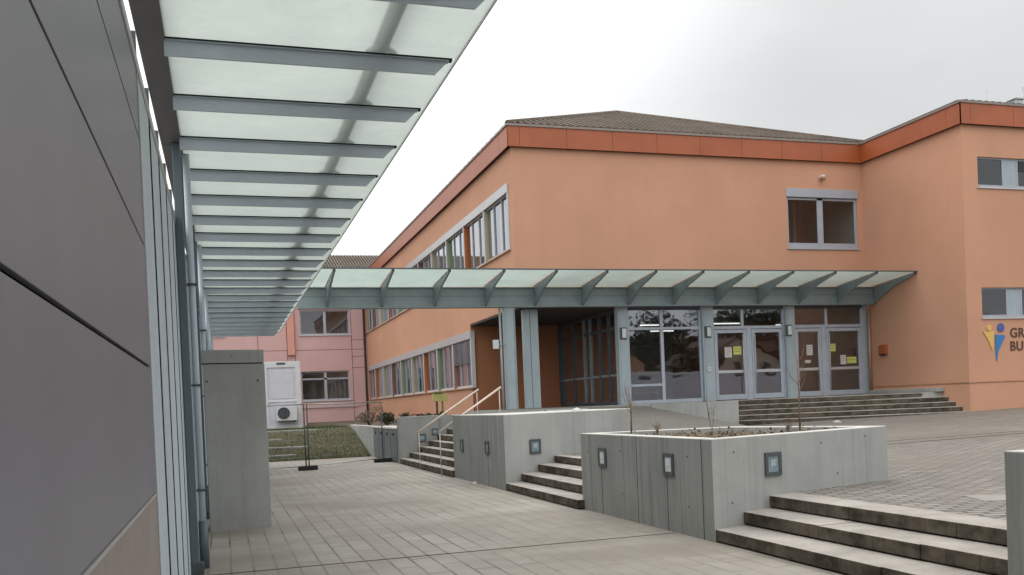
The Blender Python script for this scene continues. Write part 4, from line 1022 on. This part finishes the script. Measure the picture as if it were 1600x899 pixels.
# mobile fence panels
def fence(a, b, label):
    a, b = Vector(a), Vector(b); d = (b - a); L = d.length; u = d.normalized()
    th = thing('mobile_fence', label, 'fence', ((a + b) / 2)[:], 'mobile fence panels')
    g = MB(); z1 = 1.92; z0 = .12
    P0, P1 = a + u * .05, b - u * .05
    path = [P0 + Vector((0, 0, z0)), P0 + Vector((0, 0, z1)), P1 + Vector((0, 0, z1)), P1 + Vector((0, 0, z0))]
    for p, q in zip(path, path[1:]): g.tube([p, q], .019, 'steel_dk' if abs(p.z - q.z) > .5 else 'galv', 8)
    g.tube([path[0], path[3]], .014, 'galv', 8); g.build('frame', th)
    g = MB(); n = int(L / .16)
    for k in range(1, n): p = P0 + u * (k * (L - .1) / n); g.tube([p + Vector((0, 0, z0)), p + Vector((0, 0, z1))], .0016, 'galv', 3, False)
    for k in range(1, 7): z = z0 + k * (z1 - z0) / 7; g.tube([P0 + Vector((0, 0, z)), P1 + Vector((0, 0, z))], .0018, 'galv', 3, False)
    g.build('mesh', th)
f0, f1, f2, f3 = (-1.1, 26.6, 0), (2.27, 27.1, 0), (4.83, 29.0, 0), (4.9, 32.4, 0)
fence(f0, f1, 'left mobile wire fence panel reaching behind the concrete slab')
fence(f1, f2, 'middle mobile wire fence panel before the grass bank')
for (x, y_, w, lab) in ((2.27, 27.1, .56, 'black rubber fence foot in the middle of the far plaza'), (4.80, 29.0, .60, 'black rubber fence foot in front of the grey cabinets')):
    g = MB(); g.prism([(x - w / 2, y_ - .11), (x + w / 2, y_ - .11), (x + w / 2, y_ + .11), (x - w / 2, y_ + .11)], 0, .13, 'rubber'); g.build('fence_foot', loc=(x, y_, 0), bevel=.03, label=lab, cat='fence foot', group='rubber fence feet')

# grey cabinets in the terrace front
for i, (a, b, lab) in enumerate(((27.85, 30.15, 'nearer grey-blue metal cabinet set in the terrace front'), (30.2, 32.48, 'farther grey-blue metal cabinet set in the terrace front'))):
    th = thing('metal_cabinet', lab, 'cabinet', (5.3, (a + b) / 2, 0), 'metal cabinets in the terrace front')
    g = MB(); g.box((5.08, a, 0), (5.7, b, 1.04), 'cabinet'); g.build('body', th, bevel=.01)
    for k in range(2):
        y0_, y1_ = a + .04 + k * (b - a) / 2, a + (k + 1) * (b - a) / 2 - .04
        g = MB(); g.box((5.05, y0_, .05), (5.078, y1_, 1.0), 'cabinet'); d = g.build('door', th, bevel=.006)
        g = MB(); g.box((5.035, (y0_ + y1_) / 2 - .09, .84), (5.049, (y0_ + y1_) / 2 + .09, .93), 'black'); g.build('handle', d)
    g = MB(); g.box((5.04, a, 1.045), (5.75, b, 1.10), 'conc_top'); g.build('lid', th, bevel=.008)

# yellow sign on a short post in the bed
th = thing('sign_post', 'small yellow sign with dull green cap on a post in the flower bed', 'sign', (6.95, 30, 1.05))
g = MB(); g.tube([(6.85, 30, 1.05), (6.85, 30, 1.95)], .04, 'bark', 8); g.tube([(7.05, 30.02, 1.05), (7.05, 30.02, 1.95)], .03, 'greencap', 8); g.build('post', th)
g = MB(); g.box((6.72, 29.95, 1.88), (7.22, 30.05, 2.13), 'yellow'); g.build('panel', th, bevel=.01)
g = MB(); g.box((6.76, 29.9, 2.135), (7.06, 30.1, 2.21), 'greencap'); g.build('cap', th, bevel=.02)

# ------------------------------------------------------------------ plants
def leaves(mb, c, rad, n, size, m, flat=.75, shell=.5):
    for k in range(n):
        th_ = random.random() * 6.283; ph = math.acos(random.uniform(-1, 1)); r = shell + (1 - shell) * random.random() ** .5
        r *= 1 + .18 * math.sin(3 * th_ + c[0] * 5) * math.sin(2 * ph)
        p = Vector((c[0] + rad * r * math.sin(ph) * math.cos(th_), c[1] + rad * r * math.sin(ph) * math.sin(th_), c[2] + rad * flat * r * math.cos(ph)))
        s_ = size * random.uniform(.6, 1.4); a = Vector((random.gauss(0, 1), random.gauss(0, 1), random.gauss(0, 1))).normalized(); b = a.cross(Vector((random.gauss(0, 1), random.gauss(0, 1), random.gauss(0, 1)))).normalized()
        mb.poly([p - a * s_, p - b * s_ * .45, p + a * s_, p + b * s_ * .45], m)
def shrub(x, y, z, r, m, label, name='shrub', n=700):
    th = thing(name, label, 'shrub', (x, y, z), 'shrubs in the flower bed')
    g = MB()
    for k in range(6):
        a = random.random() * 6.28; g.tube([(x, y, z), (x + r * .6 * math.cos(a), y + r * .6 * math.sin(a), z + r * random.uniform(.7, 1.2))], [.02, .006], 'bark', 5, False)
    g.build('stem', th)
    g = MB()
    for k in range(5): leaves(g, (x + random.uniform(-.5, .5) * r, y + random.uniform(-.5, .5) * r, z + r * random.uniform(.45, .9)), r * random.uniform(.4, .65), n // 5, .045, m)
    g.build('foliage', th, recalc=False)
shrub(5.75, 33.4, 1.05, .45, 'leaf', 'dark green shrub in the bed above the farther cabinet')
shrub(6.4, 33.2, 1.05, .38, 'leaf', 'low dark shrub in the bed right of the first one')
shrub(5.9, 31.3, 1.05, .33, 'leaf', 'small dark shrub just behind the grey cabinets')
shrub(5.6, 36.8, 1.05, .6, 'twig', 'brownish twiggy shrub near the corner of the pink building')
shrub(6.35, 30.6, 1.05, .40, 'leaf_red', 'reddish low shrub left of the yellow sign')
shrub(6.95, 30.5, 1.05, .38, 'leaf', 'green shrub at the foot of the yellow sign')
shrub(6.1, 28.9, 1.05, .36, 'leaf', 'ragged green shrub spilling over the end wall of the steps')
shrub(6.75, 28.6, 1.05, .34, 'leaf_red', 'low reddish shrub behind the end wall of the steps')

# planter content: litter, dry perennials and two staked saplings
g = MB()
for k in range(1500):
    x = random.uniform(5.5, 8.0); y = random.uniform(9.6, 12.6)
    if y < 9.42 + (x - 5.23) * .29: continue
    if x > 7.4 and y > 12.2: continue
    h = random.choice((.0, .0, .03, .08)) ; a = Vector((random.gauss(0, 1), random.gauss(0, 1), random.gauss(0, .35))).normalized() * random.uniform(.02, .055); b = a.cross(Vector((0, 0, 1))).normalized() * .02
    p = Vector((x, y, 1.10 + h * random.random())); g.poly([p - a, p - b, p + a, p + b], 'dry' if random.random() < .7 else 'soil')
g.build('leaf_litter', kind='stuff', recalc=False, label='dry leaves and litter covering the soil of the angular planter', cat='leaf litter')
def dryplant(x, y, hh, n, label):
    g = MB()
    for k in range(n):
        a = random.random() * 6.28; r = random.uniform(.05, .35) * hh; p0 = Vector((x, y, 1.07)); p2 = p0 + Vector((r * math.cos(a), r * math.sin(a), hh * random.uniform(.5, 1))); p1 = p0.lerp(p2, .5) + Vector((0, 0, .05))
        g.tube([p0, p1, p2], [.006, .004, .002], 'twig', 4, False)
        for q in range(3):
            e = p1.lerp(p2, random.random()); g.tube([e, e + Vector((random.uniform(-.08, .08), random.uniform(-.08, .08), random.uniform(.02, .1)))], [.003, .0015], 'twig', 3, False)
        if random.random() < .5: leaves(g, p2, .03, 3, .016, 'dry')
    g.build('dry_plant', loc=(x, y, 1.07), recalc=False, label=label, cat='plant', group='dry plants in the angular planter')
dryplant(6.15, 12.3, .22, 8, 'dry twiggy plant at the left end of the angular planter')
dryplant(6.9, 12.0, .6, 4, 'tallest dry plant in the middle of the angular planter')
dryplant(7.45, 10.9, .18, 8, 'dry tuft near the right sapling in the planter')
def sapling(x, y, hh, label):
    th = thing('sapling', label, 'sapling', (x, y, 1.07), 'bare saplings in the angular planter')
    g = MB(); g.tube([(x, y, 1.05), (x + .01, y, 1.07 + hh * .5), (x - .02, y, 1.07 + hh)], [.016, .012, .006], 'twig', 7); g.build('trunk', th)
    for k in range(7):
        z = 1.07 + hh * random.uniform(.45, .95); a = random.random() * 6.28; r = random.uniform(.1, .25)
        g = MB(); g.tube([(x, y, z), (x + r * .5 * math.cos(a), y + r * .5 * math.sin(a), z + .12), (x + r * .7 * math.cos(a), y + r * .7 * math.sin(a), z + .28)], [.005, .004, .002], 'twig', 4, False); g.build('branch', th)
sapling(5.75, 12.35, .78, 'thin bare sapling at the left back corner of the planter')
sapling(7.72, 11.0, 1.12, 'taller thin bare sapling standing before the entrance doors')

# litter
for (x, y_, z, s_, lab) in ((7.3, 18.4, 1.47, .16, 'crumpled white wrapper lying on top of the concrete block'), (5.02, 18.7, .0, .10, 'small white scrap on the plaza at the foot of the concrete block'), (17.9, 23.6, upz(17.9, 23.6), .17, 'white scrap of paper on the upper plaza before the entrance steps')):
    g = MB(); n = 9; ring = [Vector((x + s_ * random.uniform(.5, 1) * math.cos(k * 6.283 / n), y_ + s_ * .6 * random.uniform(.5, 1) * math.sin(k * 6.283 / n), z + .012 + random.uniform(0, .03))) for k in range(n)]
    c0 = Vector((x, y_, z + .07))
    for k in range(n): g.poly([c0, ring[k], ring[(k + 1) % n]], 'paper'); g.poly([ring[k], ring[(k + 1) % n], (ring[(k + 1) % n].x, ring[(k + 1) % n].y, z + .001), (ring[k].x, ring[k].y, z + .001)], 'paper')
    g.build('litter', loc=(x, y_, z), recalc=False, label=lab, cat='litter', group='scraps of litter')

# ------------------------------------------------------------------ surroundings behind the camera (seen mirrored in the entrance glass)
def cabin_row(x, y, L, H, ang, label):
    th = thing('site_container', label, 'container', (x, y, upz(min(x, 39), y)))
    g = MB(); z = upz(min(x, 39), y); ux, uy = math.cos(ang), math.sin(ang)
    def q(a0, a1, b0, b1, z0, z1, m): g.prism([(x + ux * a - uy * b, y + uy * a + ux * b) for a, b in ((a0, b0), (a1, b0), (a1, b1), (a0, b1))], z0, z1, m)
    q(0, L, -2.4, 0, z, z + H, 'white2'); g.build('body', th)
    g = MB(); n = int(L / 2.4)
    for k in range(n + 1): q(min(L - .12, k * L / n), min(L, k * L / n + .12), .0, .03, z, z + H, 'white')
    q(0, L, .0, .04, z + H - .2, z + H, 'white'); g.build('frame', th)
    g = MB()
    for k in range(n): q(k * L / n + .8, k * L / n + 1.7, .0, .02, z + H - .55, z + H - .3, 'steel_dk')
    g.build('window', th)
cabin_row(31.5, -10.5, 14, 2.9, R(5), 'long white site container behind the viewpoint')
def house(x, y, w, d, h, wallm, label):
    th = thing('house', label, 'house', (x, y, 0))
    g = MB(); g.box((x - w / 2, y - d, 0), (x + w / 2, y, h), wallm); g.build('wall', th)
    g = MB(); e = .4; r = h + w * .28
    g.poly([(x - w / 2 - e, y + e, h), (x - w / 2 - e, y - d - e, h), (x, y - d - e, r), (x, y + e, r)], 'tile'); g.poly([(x + w / 2 + e, y + e, h), (x + w / 2 + e, y - d - e, h), (x, y - d - e, r), (x, y + e, r)], 'tile')
    g.poly([(x - w / 2, y, h), (x + w / 2, y, h), (x, y, r - .1)], wallm); g.build('roof', th)
    for fl in range(2):
        for k in range(3):
            g = MB(); xx = x - w / 2 + w * (k + .5) / 3; zz = 1.3 + fl * 2.8; g.box((xx - .5, y, zz), (xx + .5, y + .04, zz + 1.3), 'steel_dk'); g.build('window', th)
house(24, -38, 11, 9, 5.6, 'pink', 'pale pink gabled house far behind the viewpoint')
house(41, -40, 12, 9, 5.8, 'orange', 'ochre gabled house far behind the viewpoint')
house(56, -34, 11, 9, 5.4, 'cur_cream', 'cream gabled house far behind the viewpoint')
house(8, -42, 10, 9, 5.6, 'white', 'white gabled house far behind the viewpoint')
def tree(x, y, h, r, label, m='leaf'):
    th = thing('tree', label, 'tree', (x, y, 0), 'trees behind the viewpoint')
    g = MB(); g.tube([(x, y, 0), (x + .1, y, h * .4), (x, y, h * .8)], [.22, .15, .05], 'bark', 8)
    for k in range(9):
        a = k * .7; z = h * random.uniform(.35, .7); g.tube([(x, y, z), (x + r * .7 * math.cos(a), y + r * .7 * math.sin(a), z + r * .5)], [.07, .02], 'bark', 5, False)
    g.build('trunk', th)
    g = MB()
    for k in range(12): leaves(g, (x + random.gauss(0, .45) * r, y + random.gauss(0, .45) * r, h * random.uniform(.4, .95)), r * random.uniform(.4, .7), 260, .30, m, .8, .3)
    g.build('crown', th, recalc=False)
th = thing('backdrop_wing', 'long brown two-storey backdrop block added far behind the viewpoint for the glass reflections', 'building', (52, -54, 0))
g = MB(); g.box((14, -62, 0), (96, -54, 9.4), 'cur_brown'); g.build('wall', th)  # unseen block added to close bright sky gaps in the glass reflections
g = MB(); g.box((13.6, -62.4, 9.4), (96.4, -53.6, 9.9), 'tile'); g.build('roof', th)
for fl in range(2):
    for k in range(20):
        g = MB(); g.box((16 + k * 4, -54, 1.8 + fl * 4), (18.8 + k * 4, -53.95, 3.8 + fl * 4), 'steel_dk'); g.build('window', th)
for i, (x, y, h, r, lab) in enumerate(((16, -30, 8.5, 2.6, 'dark tree left of the pale pink house'), (32, -33, 9.5, 3.0, 'tall dark tree between the pink and the ochre house'), (49, -31, 8, 2.6, 'dark tree between the ochre and the cream house'), (64, -26, 9, 3, 'dark tree right of the cream house'))): tree(x, y, h, r, lab + ' behind the viewpoint')
for i, (x, y, h, r) in enumerate(((27, -46, 11, 4), (37, -50, 12, 4.4), (45, -47, 11.5, 4.2), (54, -49, 12, 4.5), (63, -46, 12, 4.5), (72, -44, 12, 4.5), (81, -40, 12, 4.5), (19, -48, 11, 4))): tree(x, y, h, r, ('broad', 'dark', 'rounded', 'tall', 'wide', 'ragged', 'outermost', 'westernmost')[i] + ' tree in the wooded row behind the houses behind the viewpoint')

# ------------------------------------------------------------------ render
scene.render.engine = 'CYCLES'
scene.cycles.max_bounces = 10
scene.cycles.transparent_max_bounces = 12
scene.cycles.caustics_refractive = False; scene.cycles.caustics_reflective = False
scene.cycles.use_denoising = True
